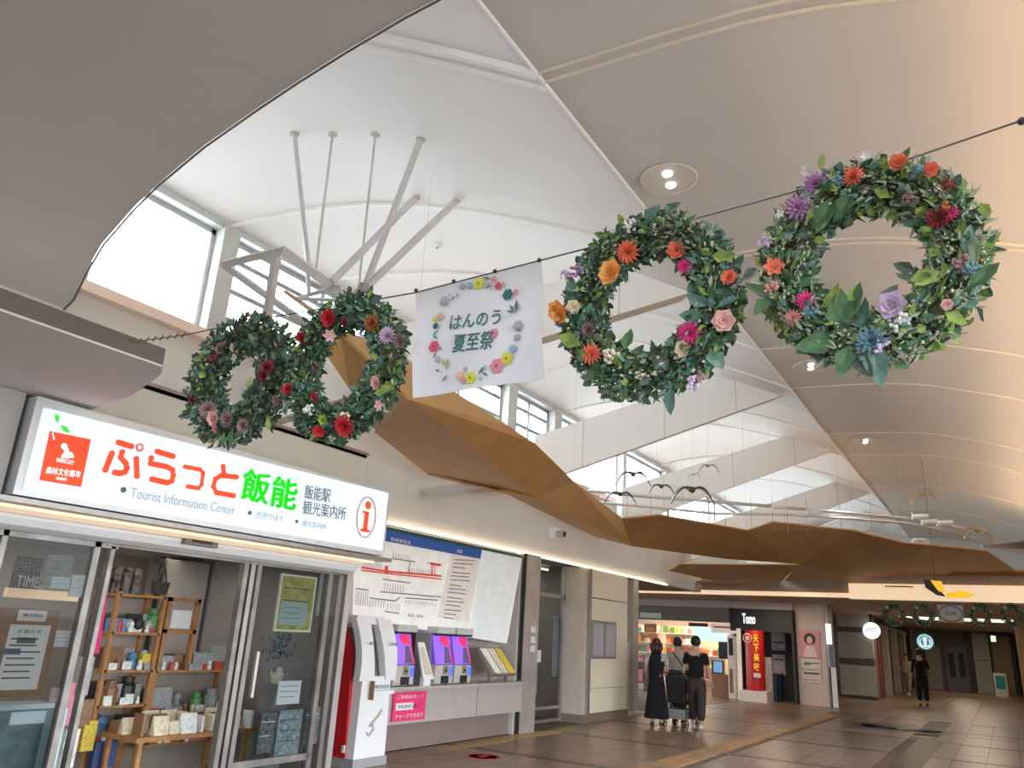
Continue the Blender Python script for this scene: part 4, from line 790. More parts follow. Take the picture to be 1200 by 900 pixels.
def d1(t, c):
    for k in (-1, 0, 1): bx('text_line', (c.x-.16, c.y-.135+.12, c.z+k*.07-.01), (c.x+.16, c.y-.127+.12, c.z+k*.07+.012), SLGREY, t)
round_sign(1021, 739, .29, 32.0, mat('disc_white', (1, 1, 1), emit=1.3), 'glowing white round sign over the first dark doorway', lambda t, c: [bx('text_line', (c.x-.2, c.y-.012, c.z+k*.08-.012), (c.x+.2, c.y-.004, c.z+k*.08+.012), SLGREY, t) for k in (0, 1)])
def d2(t, c):
    W2 = mat('siren_white', (.9, .95, 1), emit=.9); y = c.y-.01
    MB().tube([(c.x+.27*math.cos(a*PI/10), y, c.z+.27*math.sin(a*PI/10)) for a in range(20)], .018, 4, closed=True).build('ring', W2, t)
    MB().disc((c.x, y, c.z+.06), (0, -1, 0), .08, .01, 12).build('head', W2, t)
    MB().prism([(c.x-.10, y, c.z+.12), (c.x+.1, y, c.z+.12), (c.x+.09, y, c.z+.2), (c.x+.04, y, c.z+.15), (c.x, y, c.z+.23), (c.x-.04, y, c.z+.15), (c.x-.09, y, c.z+.2)], (0, .01, 0)).build('crown', W2, t)
    for s in (-1, 1): MB().tube([(c.x+s*.03, y, c.z-.2), (c.x+s*.16, y, c.z-.15), (c.x+s*.2, y, c.z), (c.x+s*.15, y, c.z+.1)], .022, 4).build('tail', W2, t)
    MB().prism([(c.x-.06, y, c.z-.02), (c.x+.06, y, c.z-.02), (c.x+.04, y, c.z-.2), (c.x-.04, y, c.z-.2)], (0, .01, 0)).build('body', W2, t)
round_sign(1084, 752, .33, 38.5, mat('disc_teal', (.05, .35, .40), emit=.5, ecol=(.08, .4, .5)), 'teal round coffee shop sign with a crowned figure', d2)
YB = 49.0
struct('wall_far', MB().box((-14, YB+.1, 0), (3.2, YB+.3, 2.97)), mat('far_wall', (.20, .15, .10), .6))
panel('far_wall_panel', 'pale tall wall panel left of the distant double door', 'wall panel', (1086, 756, 1103, 807), mat('far_pale', (.34, .28, .22)), YB-.5)
dd = struct('door_2', MB().box(*(lambda c, w, h: ((c.x-w/2, YB-.3, 0), (c.x+w/2, YB-.2, c.z+h/2)))(*frame((1108, 757, 1136, 808), y=YB-.3))), mat('far_door', (.19, .16, .20)))
for r in ((1112, 765, 1119, 794), (1124, 765, 1131, 794)): rect('door_window', r, mat('door_dark', (.03, .015, .025)), dd, y=YB-.33, th=.03)
panel('brown_pillar', 'dark brown pillar right of the distant double door', 'pillar', (1134, 742, 1142, 808), mat('pillar_brown', (.06, .03, .025)), YB-1)
panel('white_wall_panel', 'pale grey wall panel right of the dark brown pillar', 'wall panel', (1142, 742, 1161, 808), mat('panel_grey_far', (.36, .34, .29)), YB-1.2, parts=[('stripe', (1144, 773, 1160, 775), mat('stripe_grey', (.2, .18, .16)))])
panel('tan_wall_panel', 'tan wall panel behind the small teal sign stand', 'wall panel', (1163, 746, 1190, 806), mat('tan_far', (.30, .22, .12)), YB-.8)
panel('dark_post', 'thin near-black post beside the curved slatted column', 'post', (1186, 742, 1190, 812), BLACK, YB-2)
sl_ = panel('small_lit_sign', 'tiny glowing white square sign above the tan wall', 'sign', (1161, 745, 1167, 752), mat('tiny_lit', (.9, 1, .8), emit=1.2), YB-3); c_ = P(1164, 748, y=YB-2.98); MB().tube([c_, (c_.x, c_.y, 2.97)], .02, 5).build('hanger', BLACK, sl_)
ss = panel('sign_stand', 'small teal and white sign stand by the far wall', 'sign stand', (1165, 789, 1180, 810), mat('stand_white', (.6, .6, .56)), YB-4, parts=[('teal_face', (1167, 792, 1178, 807), mat('stand_teal', (.02, .25, .24)))])
cw = thing('slatted_column', 'curved column clad in golden vertical slats at the right edge', 'column', P(1200, 815, z=0)); cb_ = V((1.55, 30.5, 0)); rad = 1.25
MB().lathe([(rad-.05, 0), (rad-.05, 2.97)], cb_, 32).build('core', mat('core_dark', (.10, .06, .03)), cw)
for k in range(44):
    a = PI*.55+k*PI*1.3/44; MB().tube([cb_+V((rad*math.cos(a), rad*math.sin(a), 0)), cb_+V((rad*math.cos(a), rad*math.sin(a), 2.97))], .035, 5).build('slat', mat('slat_gold', (.36, .20, .07), .5), cw)
cl2 = thing('ceiling_light_panel', 'long bright ceiling light panel above the distant door', 'light', P(1140, 737, y=40)); MB().prism([(-3.3, 33.0, 2.955), (.8, 33.0, 2.955), (.8, 35.2, 2.955), (-2.6, 35.2, 2.955)], (0, 0, .01)).build('diffuser', mat('panel_glow', (1, 1, .9), emit=2.2, ecol=(1, .95, .8)), cl2)
for (x, y) in ((-1, 27), (-3, 32), (-1, 38), (-2, 44), (-6, 24.5)):
    area('low_ceiling_lamp', (x, y, 2.9), (x, y, 0), .8, .8, 32, (1, .8, .58))

# ------------------------------------------------------------------ folded board ribbon hanging under the vault
RB = {'tip': (332, 343, 4.3), 'tip2': (372, 372, 4.25), 'a': (398, 386, 4.15), 'b': (375, 405, 3.95), 'b2': (410, 457, 3.85), 'c': (441, 506, 3.75), 'd': (480, 468, 3.8), 'e': (536, 461, 4.15), 'a2': (455, 405, 4.35),
      'f': (599, 501, 4.05), 'g': (672, 564, 3.95), 'f2': (627, 520, 4.0), 'h': (501, 554, 3.65), 'i': (585, 575, 3.58), 'j': (627, 583, 3.6), 'k': (730, 608, 3.9), 'l': (740, 640, 3.5), 'l2': (697, 629, 3.5),
      'k2': (771, 604, 3.95), 'm': (875, 622, 3.85), 'm2': (905, 612, 4.0), 'n': (1001, 622, 3.95), 'o': (936, 661, 3.42), 'o1': (850, 655, 3.45), 'p': (1057, 636, 3.85), 'p2': (1157, 646, 3.8), 'q': (1190, 669, 3.6), 'r': (1161, 695, 3.33), 'r2': (1135, 691, 3.33), 's': (1027, 683, 3.36), 't': (912, 688, 3.30), 'end': (1240, 672, 3.6), 'end2': (1240, 684, 3.45)}
RP = {k: P(a, b, z=z) for k, (a, b, z) in RB.items()}
rbn = thing('folded_ribbon', 'long folded brown board ribbon hanging beneath the vault', 'sculpture', (-5, 10, 3.6))
def facet(ks, m=KRAFT, dz=.0):
    pts = [RP[k] if isinstance(k, str) else k for k in ks]
    # fan of triangles with thickness: the sheet is folded, so each facet is its own board
    n = (pts[1]-pts[0]).cross(pts[2]-pts[0]).normalized(); n = n if n.dot(EYE-pts[0]) < 0 else -n
    mb = MB(); c = sum(pts, V((0, 0, 0)))/len(pts); k = len(pts)
    if k == 3: mb.prism(pts, n*.03)
    else:
        vs = pts+[p+n*.03 for p in pts]; fs = [(0, i, i+1) for i in range(1, k-1)]+[(k, k+i+1, k+i) for i in range(1, k-1)]+[(i, i+k, (i+1) % k+k, (i+1) % k) for i in range(k)]; mb.add(vs, fs)
    mb.build('facet', m, rbn)
K2 = mat('kraft_light', (.47, .28, .12), .55, var=.06, scale=2.5); KP = mat('kraft_pinkish', (.42, .27, .19), .6)
facet(['tip', 'a', 'tip2'], KP); facet(['a', 'd', 'b2', 'b'], K2); facet(['b2', 'd', 'c'], K2); facet(['a', 'a2', 'e', 'd'], K2); facet(['tip2', 'a', 'b'], KP)
facet(['d', 'f', 'f2', 'j', 'h', 'c']); facet(['f2', 'g', 'j']); facet(['h', 'j', 'i']); facet(['d', 'e', 'f'], K2)
facet(['g', 'k', 'l', 'j'], K2); facet(['j', 'l', 'l2', 'i'], KRAFT)
facet(['k', 'k2', 'm', 'o', 'o1', 'l']); facet(['m', 'm2', 'n', 'o'], K2); facet(['n', 'p', 'r2', 's', 'o']); facet(['p', 'p2', 'q', 'r', 'r2']); facet(['q', 'end', 'end2', 'r'])
facet(['o', 's', 't'], K2)
# second lower ribbon behind
R2 = {'A': (784, 669, 3.25), 'B': (797, 661, 3.42), 'C': (936, 662, 3.42), 'D': (910, 687, 3.22), 'E': (838, 681, 3.22), 'F': (760, 690, 3.15), 'G': (920, 691, 3.12), 'H': (1060, 688, 3.2), 'I': (1135, 692, 3.2), 'J': (745, 686, 3.2)}
for k, (a, b, z) in R2.items(): RP[k] = P(a, b, z=z)
facet(['B', 'C', 'D', 'E', 'A'], K2); facet(['J', 'E', 'D', 'G', 'F']); facet(['D', 'H', 'I', 'G'])
# suspension wires
wires = 0
for (px, py, zt) in ((480, 468, 3.8), (672, 564, 3.95), (771, 604, 3.95), (875, 622, 3.85), (1001, 622, 3.95), (1057, 636, 3.85)):
    p = P(px, py, z=zt); w = MB().tube([p, (p.x, p.y, lerp(LZ if p.x < -2.75 else RZ, p.x))], .0015, 3).build('suspension_wire', DARKALU, rbn)
yb = thing('yellow_sign_box', 'yellow hanging direction sign seen edge-on below the brown ribbon', 'sign', P(1097, 688, y=19.5)); YL = mat('sign_yellow', (.9, .55, .01), .5, emit=.7, ecol=(1, .62, .01))
c = P(1097, 688, y=19.5)
MB().prism([P(1083, 679, y=19.3), P(1091, 680, y=19.3), P(1108, 699, y=19.3), P(1097, 697, y=19.3), P(1084, 688, y=19.3)], (0, .15, 0)).build('black_end', BLACK, yb)
MB().prism([P(1090, 680, y=19.28), P(1103, 681, y=19.28), P(1107, 694, y=19.28), P(1100, 693, y=19.28)], (0, .1, 0)).build('yellow_face', YL, yb); MB().prism([P(1108, 695, y=19.5), P(1128, 692, y=19.5), P(1142, 697, y=19.5), P(1136, 700, y=19.5), P(1110, 700, y=19.5)], (0, .1, 0)).build('yellow_face', YL, yb)
MB().tube([(c.x, 19.38, c.z), (c.x, 19.38, lerp(RZ, c.x))], .004, 4).build('hanger', BLACK, yb)

# ------------------------------------------------------------------ white steel frame and rods
def onvault(px, py):
    d = ray(px, py)
    for i in range(300, 3000):
        q = EYE+d*(i*.01)
        if q.z >= lerp(LZ if q.x < -2.75 else RZ, q.x): return q
STW = mat('white_steel', (.62, .61, .63), .4, .1, var=.03)
tr = thing('steel_truss', 'white triangular steel frame hung below the vault by the left wreaths', 'frame', P(400, 345, z=4.7))
def sb(a, b, r, nm='bar', m=STW): MB().tube([a, b], r, 4).build(nm, m, tr)
A_ = P(262, 310, z=4.75); B_ = P(331, 293, z=4.75); C_ = P(408, 350, z=4.6); D_ = P(312, 378, z=4.25); E_ = P(366, 385, z=4.3); G_ = P(425, 338, z=4.7); H_ = P(347, 350, z=4.6)
sb(A_, B_, .045); sb(B_, C_, .055); sb(P(324, 300, z=4.7), D_, .045); sb(A_, E_, .04); sb(H_, P(400, 335, z=4.6), .025); sb(C_, G_, .03); sb(P(360, 318, z=4.7), P(362, 345, z=4.6), .02); sb(H_, P(395, 352, z=4.5), .02)
MB().ball(G_, .06).build('joint', DARKALU, tr); MB().ball(C_, .07).build('joint', STW, tr)
rods = [((345, 157), (362, 318), 4.7, .024), ((390, 157), (369, 322), 4.72, .014), ((440, 157), (420, 338), 4.7, .012), ((493, 163), (427, 338), 4.7, .034), ((487, 232), (388, 331), 4.65, .04), ((535, 235), (430, 336), 4.7, .042)]
for k, (a, b, z, r) in enumerate(rods):
    p = onvault(*a); MB().tube([p, P(*b, z=z)], r, 8).build('rod', STW, tr); MB().disc(p+V((0, 0, -.01)), (0, 0, -1), .05, .02, 12).build('ceiling_plate', mat('plate_tan', (.5, .45, .38)), tr)

# ------------------------------------------------------------------ lighting track, birds
def pth(pts, z): return [P(a, b, z=z) for a, b in pts]
tk = thing('lighting_track', 'curving pair of pale pipes carrying small spotlights over the ribbon', 'lighting track', P(950, 600, z=4.45))
up_ = pth([(690, 575), (760, 582), (840, 588), (900, 593), (980, 600), (1060, 607), (1110, 615), (1150, 625)], 4.35); lo_ = pth([(690, 588), (760, 594), (840, 602), (920, 603), (1000, 608), (1060, 613), (1100, 620), (1145, 632)], 4.2)
PIPE = mat('pipe_pale', (.55, .55, .56), .35, .5)
MB().tube(up_, .035, 6).build('pipe', PIPE, tk, smooth=True); MB().tube(lo_, .03, 6).build('pipe', PIPE, tk, smooth=True)
for i, (a, b) in enumerate(((702, 575), (735, 583), (763, 588), (800, 594), (850, 595), (880, 597), (905, 595), (922, 596), (945, 599), (985, 605), (1020, 600))):
    p = P(a, b, z=4.3); (MB().tube([p, (p.x, p.y, lerp(LZ if p.x < -2.75 else RZ, p.x))], .0012, 3).build('hanger_wire', DARKALU, tk) if i % 3 == 0 else None); MB().tube([p+V((0, 0, .25)), p-V((0, 0, .5))], .005, 4).build('hanger_wire', DARKALU, tk)
for i, (a, b, lab) in enumerate(((757, 598, 'first small white spotlight at the left end of the track'), (905, 594, 'small white spotlight where the track meets the third beam'), (945, 600, 'small white spotlight at the centre of the track'), (972, 605, 'longer white spotlight just right of centre on the track'), (1069, 606, 'white spotlight where the track crosses the crease'), (1080, 612, 'white spotlight just past the crease on the lower pipe'), (1098, 613, 'last long white spotlight on the right of the track'))):
    p = P(a, b, z=4.28); t = thing('spotlight', lab, 'spotlight', p); q = p+V((.28, .1, .02)); MB().tube([p, q], .055, 8).build('housing', WHITE, t); MB().disc(q, (.9, .3, 0), .05, .02, 10).build('lens', LAMPW, t); MB().tube([p, p+V((0, 0, .1))], .015, 5).build('bracket', PIPE, t)
BIRD = mat('bird_black', (.035, .032, .035), .5)
def bird(px, py, span_px, z, label, m=BIRD, tilt=0, wire=True):
    c = P(px, py, z=z); depth = (c-EYE).dot(fwd); s = span_px*depth/F
    t = thing('hanging_bird', label, 'bird sculpture', c); rt = RT.copy(); rt.z = 0; rt.normalize(); fd = V((-rt.y, rt.x, 0))
    body = [c-fd*s*.22+V((0, 0, 0)), c-fd*s*.1, c, c+fd*s*.12+V((0, 0, s*.02)), c+fd*s*.2+V((0, 0, s*.03)), c+rt*s*.04+fd*s*.28+V((0, 0, s*.03))]
    MB().tube(body, [s*.015, s*.06, s*.08, s*.06, s*.035, s*.01], 8).build('body', m, t, smooth=True)
    for sgn in (-1, 1):
        q = []; n = 8
        for i in range(n+1):
            u = i/n; x = sgn*s*.5*u; zz = s*(.16*math.sin(u*PI*.75)-.42*u*u)+tilt*sgn*s*u*.2
            q.append((x, zz, s*.2*(1-u*.8)))
        top = [c+rt*x+V((0, 0, zz+s*.04))+fd*w for x, zz, w in q]; bot = [c+rt*x+V((0, 0, zz-s*.01))-fd*w*1.2 for x, zz, w in q]
        mb = MB(); vs = top+bot+[p-V((0, 0, s*.05)) for p in top+bot]; k = n+1; fs = []
        for i in range(n): fs += [(i, i+1, k+i+1, k+i), (2*k+i, 3*k+i, 3*k+i+1, 2*k+i+1), (i, 2*k+i, 2*k+i+1, i+1), (k+i, k+i+1, 3*k+i+1, 3*k+i)]
        fs += [(0, k, 3*k, 2*k), (n, 2*k+n, 3*k+n, k+n)]; mb.add(vs, fs).build('wing', m, t)
    if wire: MB().tube([c, (c.x, c.y, lerp(LZ if c.x < -2.75 else RZ, c.x))], .0012, 3).build('hanging_wire', DARKALU, t)
bird(742, 556, 42, 4.5, 'largest black bird sculpture with arched wings'); bird(727, 579, 38, 4.3, 'lowest black bird sculpture just above the brown ribbon'); bird(775, 570, 32, 4.4, 'small middle black bird sculpture'); bird(811, 574, 50, 4.35, 'widest black bird sculpture at the right of the flock', tilt=.1)
bird(813, 556, 16, 4.6, 'thin upright pale bird sculpture above the widest black bird', mat('bird_pale', (.35, .34, .32)), .6); bird(830, 546, 24, 4.7, 'olive-grey bird sculpture gliding right of the thin upright one', mat('bird_olive', (.38, .33, .24)), .2)
GB = mat('bird_gold', (.45, .33, .18), .4, .3)
bird(1082, 580, 30, 5.0, 'golden bird sculpture hanging under the cream ceiling', GB, .2); bird(1146, 622, 34, 4.3, 'golden-brown bird sculpture beside the end of the track', GB, -.3); bird(1078, 633, 26, 4.1, 'white bird sculpture perched just above the ribbon', WHITE, .1, wire=False)
gr = thing('ceiling_grille', 'dark metal lattice grille at the right end of the ribbon', 'grille', P(1175, 650, z=3.95)); g0 = P(1150, 640, z=4.0); 
rt = RT.copy(); rt.z = 0; rt.normalize(); fd = V((-rt.y, rt.x, 0)); sx = 60*(g0-EYE).dot(fwd)/F
for k in range(9): MB().tube([g0+rt*sx*k/8-fd*.1, g0+rt*(sx*k/8+.4)+fd*-2.6+V((0, 0, -.05))], .02, 4).build('grille_bar', STEEL, gr)
for k in range(7): MB().tube([g0+fd*-.4*k+rt*.06*k, g0+rt*sx+fd*-.4*k+rt*.06*k], .02, 4).build('grille_bar', STEEL, gr)

# ------------------------------------------------------------------ wire, banner, wreaths
WY = 2.35
wt = thing('garland_wire', 'thin dark wire strung across the hall carrying wreaths and banner', 'wire', (-2, WY, 3.07))
wp_ = [P(105, 380, y=2.2), P(160, 400, y=2.28), P(215, 393, y=WY), P(300, 375, y=WY), P(487, 343, y=WY), P(634, 305, y=WY), P(700, 288, y=WY), P(815, 256, y=WY), P(1040, 195, y=WY), P(1198, 141, y=WY)]; wp_.append(V((3.0, WY, wp_[-1].z+.12)))
MB().tube(wp_, .0035, 5).build('cable', mat('wire_dark', (.10, .08, .07), .5), wt)
for i in range(14):
    t = i/13; p = wp_[0].lerp(wp_[1], min(1, t*2)) if t < .5 else wp_[1].lerp(wp_[2], (t-.5)*2)
    MB().tube([p+V((-.012, 0, -.012)), p+V((.012, 0, .015))], .004, 4).build('twist', mat('wire_dark', (.1, .08, .07)), wt)
MB().ball(P(1197, 142, y=WY), .012).build('clip', BLACK, wt)
bn = thing('festival_banner', 'white cloth festival banner with printed flower ring between the wreaths', 'banner', P(560, 455, y=WY)); YBN = WY
Q = [P(487, 342, y=YBN), P(634, 306, y=YBN), P(636, 443, y=YBN), P(483, 466, y=YBN)]
def bq(u, v, off=0):
    a = Q[0].lerp(Q[1], u); b = Q[3].lerp(Q[2], u); p = a.lerp(b, v); return p+V((0, -off+.008*math.sin(u*9)*v+.006*math.sin(v*7), 0))
mb = MB(); n = 16; vs = [bq(i/n, j/n) for j in range(n+1) for i in range(n+1)]; vs += [p+V((0, .004, 0)) for p in vs]; N = (n+1)**2; fs = []
for j in range(n):
    for i in range(n): a = j*(n+1)+i; fs += [(a, a+1, a+n+2, a+n+1), (a+N, a+n+1+N, a+n+2+N, a+1+N)]
mb.add(vs, fs).build('cloth', mat('banner_cloth', (.66, .67, .73), .8, var=.015), bn, smooth=True, recalc=False)
for u in (.01, .33, .66, .99):
    p = bq(u, .01); MB().ball(p+V((0, -.005, .008)), .009).build('clip', BLACK, bn)
TEAL = mat('print_teal', (.03, .14, .15), .7)
BNU = (Q[1]-Q[0]).normalized(); BNV = V((-BNU.z, 0, BNU.x))
def zb(x, y): return P(500+x/6, 310+y/6, y=YBN-.014)
def btext(s, a, b, h):
    A = zb(*a); B = zb(*b); r = (B-A).normalized(); text('lettering', s, (A+B)/2, (B-A).length, h, r, V((-r.z, 0, r.x)), TEAL, bn, .004)
btext('はんのう', (165, 410), (520, 365), .062); btext('夏至祭', (185, 555), (470, 525), .078)
def blossom(x, y, r, c, eye=True, pet=6):
    p = zb(x, y); s = r/6*(3.1)/F*1.12; m = MB()
    for k in range(pet): a = 2*PI*k/pet; m.disc(p+V((math.cos(a)*s*.6, .0003*k, math.sin(a)*s*.6)), (0, -1, 0), s*.5, .001, 8)
    m.disc(p-V((0, .001, 0)), (0, -1, 0), s*.55, .0008, 10); pf = m.build('printed_flower', mat('print_'+c, PC[c], .7), bn)
    if eye: MB().disc(p-V((0, .0025, 0)), (0, -1, 0), s*.2, .001, 8).build('flower_eye', INK, pf)
PC = {'rose': (.62, .22, .30), 'lime': (.55, .56, .05), 'teal': (.14, .42, .40), 'sky': (.28, .40, .55), 'slate': (.12, .16, .22), 'grey': (.36, .38, .42), 'olive': (.30, .34, .16), 'peach': (.62, .38, .28), 'green': (.05, .25, .22), 'red': (.62, .08, .15)}
for a in ((365, 133, 38, 'lime'), (298, 147, 24, 'sky', False), (500, 148, 26, 'red'), (470, 100, 18, 'rose', False), (568, 210, 36, 'teal'), (625, 190, 18, 'rose', False), (468, 485, 32, 'rose'), (490, 712, 46, 'rose'), (560, 660, 38, 'lime'), (600, 592, 26, 'sky', False), (305, 795, 38, 'lime'), (232, 782, 26, 'peach', False), (258, 815, 20, 'rose', False), (50, 575, 38, 'red'), (92, 362, 26, 'peach', False), (55, 385, 18, 'lime', False), (60, 430, 20, 'teal', False), (245, 150, 22, 'grey', False), (640, 430, 34, 'grey', False), (635, 510, 22, 'grey', False), (120, 255, 32, 'grey', False), (75, 665, 22, 'grey', False), (375, 800, 14, 'grey', False), (270, 735, 16, 'grey', False)):
    blossom(*a)
def lf(x, y, l, ang, c, w=.32):
    p = zb(x, y); s = l/6*3.1/F*.9; d = V((math.cos(ang), 0, math.sin(ang))); e = V((-d.z, 0, d.x)); MB().prism([p-d*s*.5, p+e*s*w*.5, p+d*s*.5, p-e*s*w*.5], (0, .001, 0)).build('printed_leaf', mat('print_'+c, PC[c], .7), bn)
for a in ((185, 235, 60, .7, 'slate'), (215, 215, 50, 1.6, 'slate'), (160, 215, 40, 2.3, 'slate'), (420, 95, 80, -.3, 'slate'), (425, 130, 80, 0, 'grey'), (430, 155, 70, .2, 'slate'), (540, 140, 80, 1.9, 'olive'), (630, 290, 120, 1.6, 'slate'), (600, 310, 90, 2.2, 'slate'), (585, 330, 70, 2.9, 'slate'), (645, 460, 60, 2.4, 'slate'), (628, 525, 40, .8, 'slate'), (60, 480, 70, .6, 'green'), (60, 510, 70, 2.5, 'green'), (55, 635, 60, 1.1, 'slate'), (95, 590, 50, 2.3, 'slate'), (140, 700, 100, 1.5, 'olive'), (120, 690, 90, 2.0, 'olive'), (75, 745, 60, 2.6, 'slate'), (125, 800, 70, .9, 'slate'), (380, 745, 80, .9, 'slate'), (410, 770, 70, 2.6, 'slate'), (405, 730, 70, 1.2, 'grey')): lf(*a)

GRN = [mat('leaf_deep', (.05, .125, .05), .6, var=.35, scale=30), mat('leaf_teal', (.09, .19, .155), .6, var=.3, scale=30), mat('leaf_sage', (.30, .37, .26), .7, var=.3, scale=30), mat('leaf_lime', (.20, .29, .06), .6, var=.3, scale=30), mat('leaf_cream', (.50, .52, .38), .7, var=.2, scale=30), mat('leaf_dusk', (.065, .09, .075), .7, var=.4, scale=30)]
FC = {'rose_pink': (.62, .28, .27), 'orange': (.85, .42, .12), 'coral': (.72, .16, .09), 'purple': (.42, .20, .42), 'lilac': (.55, .42, .58), 'magenta': (.66, .04, .24), 'red': (.50, .015, .03), 'dark_red': (.22, .02, .03), 'pink': (.70, .42, .40), 'mauve': (.28, .17, .18), 'cream': (.72, .62, .48), 'white': (.72, .70, .72), 'blue': (.13, .26, .34), 'rust': (.45, .13, .04), 'lime': (.3, .45, .05), 'violet': (.2, .2, .5)}
def leafq(mb, p, d, n, l, w):
    d = d.normalized(); s = d.cross(n).normalized(); n = s.cross(d)
    mb.add([p, p+d*l*.35+s*w+n*w*.3, p+d*l*.75+s*w*.6, p+d*l, p+d*l*.75-s*w*.6, p+d*l*.35-s*w+n*w*.3, p+d*l*.45-n*w*.15], [(0, 1, 6), (1, 2, 6), (2, 3, 6), (3, 4, 6), (4, 5, 6), (5, 0, 6)])
def rv(): return V((R.gauss(0, 1), R.gauss(0, 1), R.gauss(0, 1))).normalized()
def flower(kind, c, p, r, root, face=V((0, -1, 0))):
    m = MB(); f = face.normalized(); a = f.cross(V((0, 0, 1))).normalized(); b = f.cross(a)
    if kind in ('rose',):
        for lay, (n, rr, ti) in enumerate(((6, 1, .35), (6, .8, .7), (5, .55, 1.0), (4, .3, 1.35))):
            for k in range(n):
                t = 2*PI*(k+.4*lay)/n; d = (a*math.cos(t)+b*math.sin(t))*math.cos(ti)+f*math.sin(ti); leafq(m, p+f*r*.08*lay, d, f, r*rr*1.05, r*rr*.62)
        m.ball(p+f*r*.15, r*.28, seg=6, rings=4)
    elif kind == 'dahlia':
        for lay, (n, ti) in enumerate(((14, .1), (12, .45), (9, .8), (6, 1.2))):
            for k in range(n):
                t = 2*PI*(k+.5*lay)/n; d = (a*math.cos(t)+b*math.sin(t))*math.cos(ti)+f*math.sin(ti); leafq(m, p, d, f, r*(1-.12*lay), r*.16)
    elif kind == 'cluster':
        for k in range(22): m.ball(p+rv()*r*.75*R.random()**.4, r*.2, seg=5, rings=3)
    else:
        for k in range(6):
            t = 2*PI*k/6; leafq(m, p, (a*math.cos(t)+b*math.sin(t))+f*.3, f, r, r*.35)
        m.ball(p+f*r*.1, r*.2, seg=5, rings=3)
    nm = {'rose': 'rose', 'dahlia': 'dahlia', 'cluster': 'berry_cluster'}.get(kind, 'blossom')
    return m.build(nm, mat('petal_'+c, FC[c], .7, var=.18, scale=60), root, recalc=False)
def wreath(ext, hole, label, flowers, weights, big, seed, dens=1500, y=WY, group=None):
    R.seed(seed); x0, y0, x1, y1 = ext; hx0, hy0, hx1, hy1 = hole
    Lf = P(x0, (y0+y1)/2, y=y); Rg = P(x1, (y0+y1)/2, y=y); T = P((x0+x1)/2, y0, y=y); B = P((x0+x1)/2, y1, y=y)
    c = P((x0+x1)/2, (y0+y1)/2, y=y); RX = (Rg.x-Lf.x)/2; RZ_ = (T.z-B.z)/2
    hl = P(hx0, (y0+y1)/2, y=y); hr = P(hx1, (y0+y1)/2, y=y); hX = (hr.x-hl.x)/2; hh = (P((x0+x1)/2, hy0, y=y).z-P((x0+x1)/2, hy1, y=y).z)/2
    mx, mz_ = (RX+hX)/2*.97, (RZ_+hh)/2*.98; tr_ = ((RX-hX)/2+(RZ_-hh)/2)/2
    root = thing('flower_wreath', label, 'wreath', c, group)
    def rp(t): return c+V((mx*math.cos(t), 0, mz_*math.sin(t)))
    MB().tube([rp(2*PI*k/40) for k in range(40)], tr_*.42, 7, closed=True).build('vine_ring', mat('vine', (.05, .05, .025), .8, var=.4), root)
    ms = [MB() for _ in GRN]
    for k in range(int(dens*1.7)):
        t = R.uniform(0, 2*PI); o = V((math.cos(t), 0, math.sin(t))); al = R.uniform(0, 2*PI); rad = tr_*R.uniform(.35, .80 if c.x < -2.2 else .92)
        q = rp(t)+(o*math.cos(al)+V((0, 1, 0))*math.sin(al))*rad
        tang = V((-math.sin(t), 0, math.cos(t))); d = (o*math.cos(al)+V((0, 1, 0))*math.sin(al))*R.uniform(.2, 1)+tang*R.choice((-1, 1))*R.uniform(.3, 1)+rv()*.4
        seg = int((t/(2*PI))*9)
        wts = list(weights); wts[(seg*7+seed) % len(wts)] += 1.2
        i = R.choices(range(len(GRN)), wts)[0]
        if i == 4: ms[i].ball(q+d*.008, R.uniform(.003, .006), seg=4, rings=3); leafq(ms[i], q, d, rv(), .02, .003)
        elif i == 2: leafq(ms[i], q, d, rv(), R.uniform(.02, .05), .006)
        else: leafq(ms[i], q, d, rv(), R.uniform(.024, .05), R.uniform(.008, .017))
    for i, m in enumerate(ms):
        if m.v: m.build('foliage', GRN[i], root, kind='stuff', recalc=False)
    for (px, py, kind, col, rr) in flowers:
        p = P(px, py, y=y-tr_*.85); flower(kind, col, p, rr, root, V((R.gauss(0, .25), -1, R.gauss(-.25, .25))))
    for (px, py, ang, l, gi) in big:
        p = P(px, py, y=y-tr_*.8); m = MB(); d = V((math.cos(ang), R.uniform(-.3, .1), math.sin(ang))); l *= .82; leafq(m, p-d*l*.4, d, V((R.gauss(0, .5), -1, R.gauss(0, .5))), l, l*.29); m.build('leaf', GRN[gi], root, recalc=False)
    for k in range(26):
        t = R.uniform(0, 2*PI); o = V((math.cos(t), 0, math.sin(t))); q = rp(t)+o*tr_*R.choice((-.55, .6))+V((0, -tr_*R.uniform(0, .7), 0)); d = o*R.choice((-1, 1, 1))+rv()*.7; m = MB(); l = R.uniform(.045, .075); leafq(m, q, d, rv()+V((0, -1, 0)), l, l*.28); m.build('leaf', GRN[R.choice((0, 0, 1, 5, 3))], root, recalc=False)
    return root
def z5w(x, y): return (220+x*.2167, 330+y*.2167)
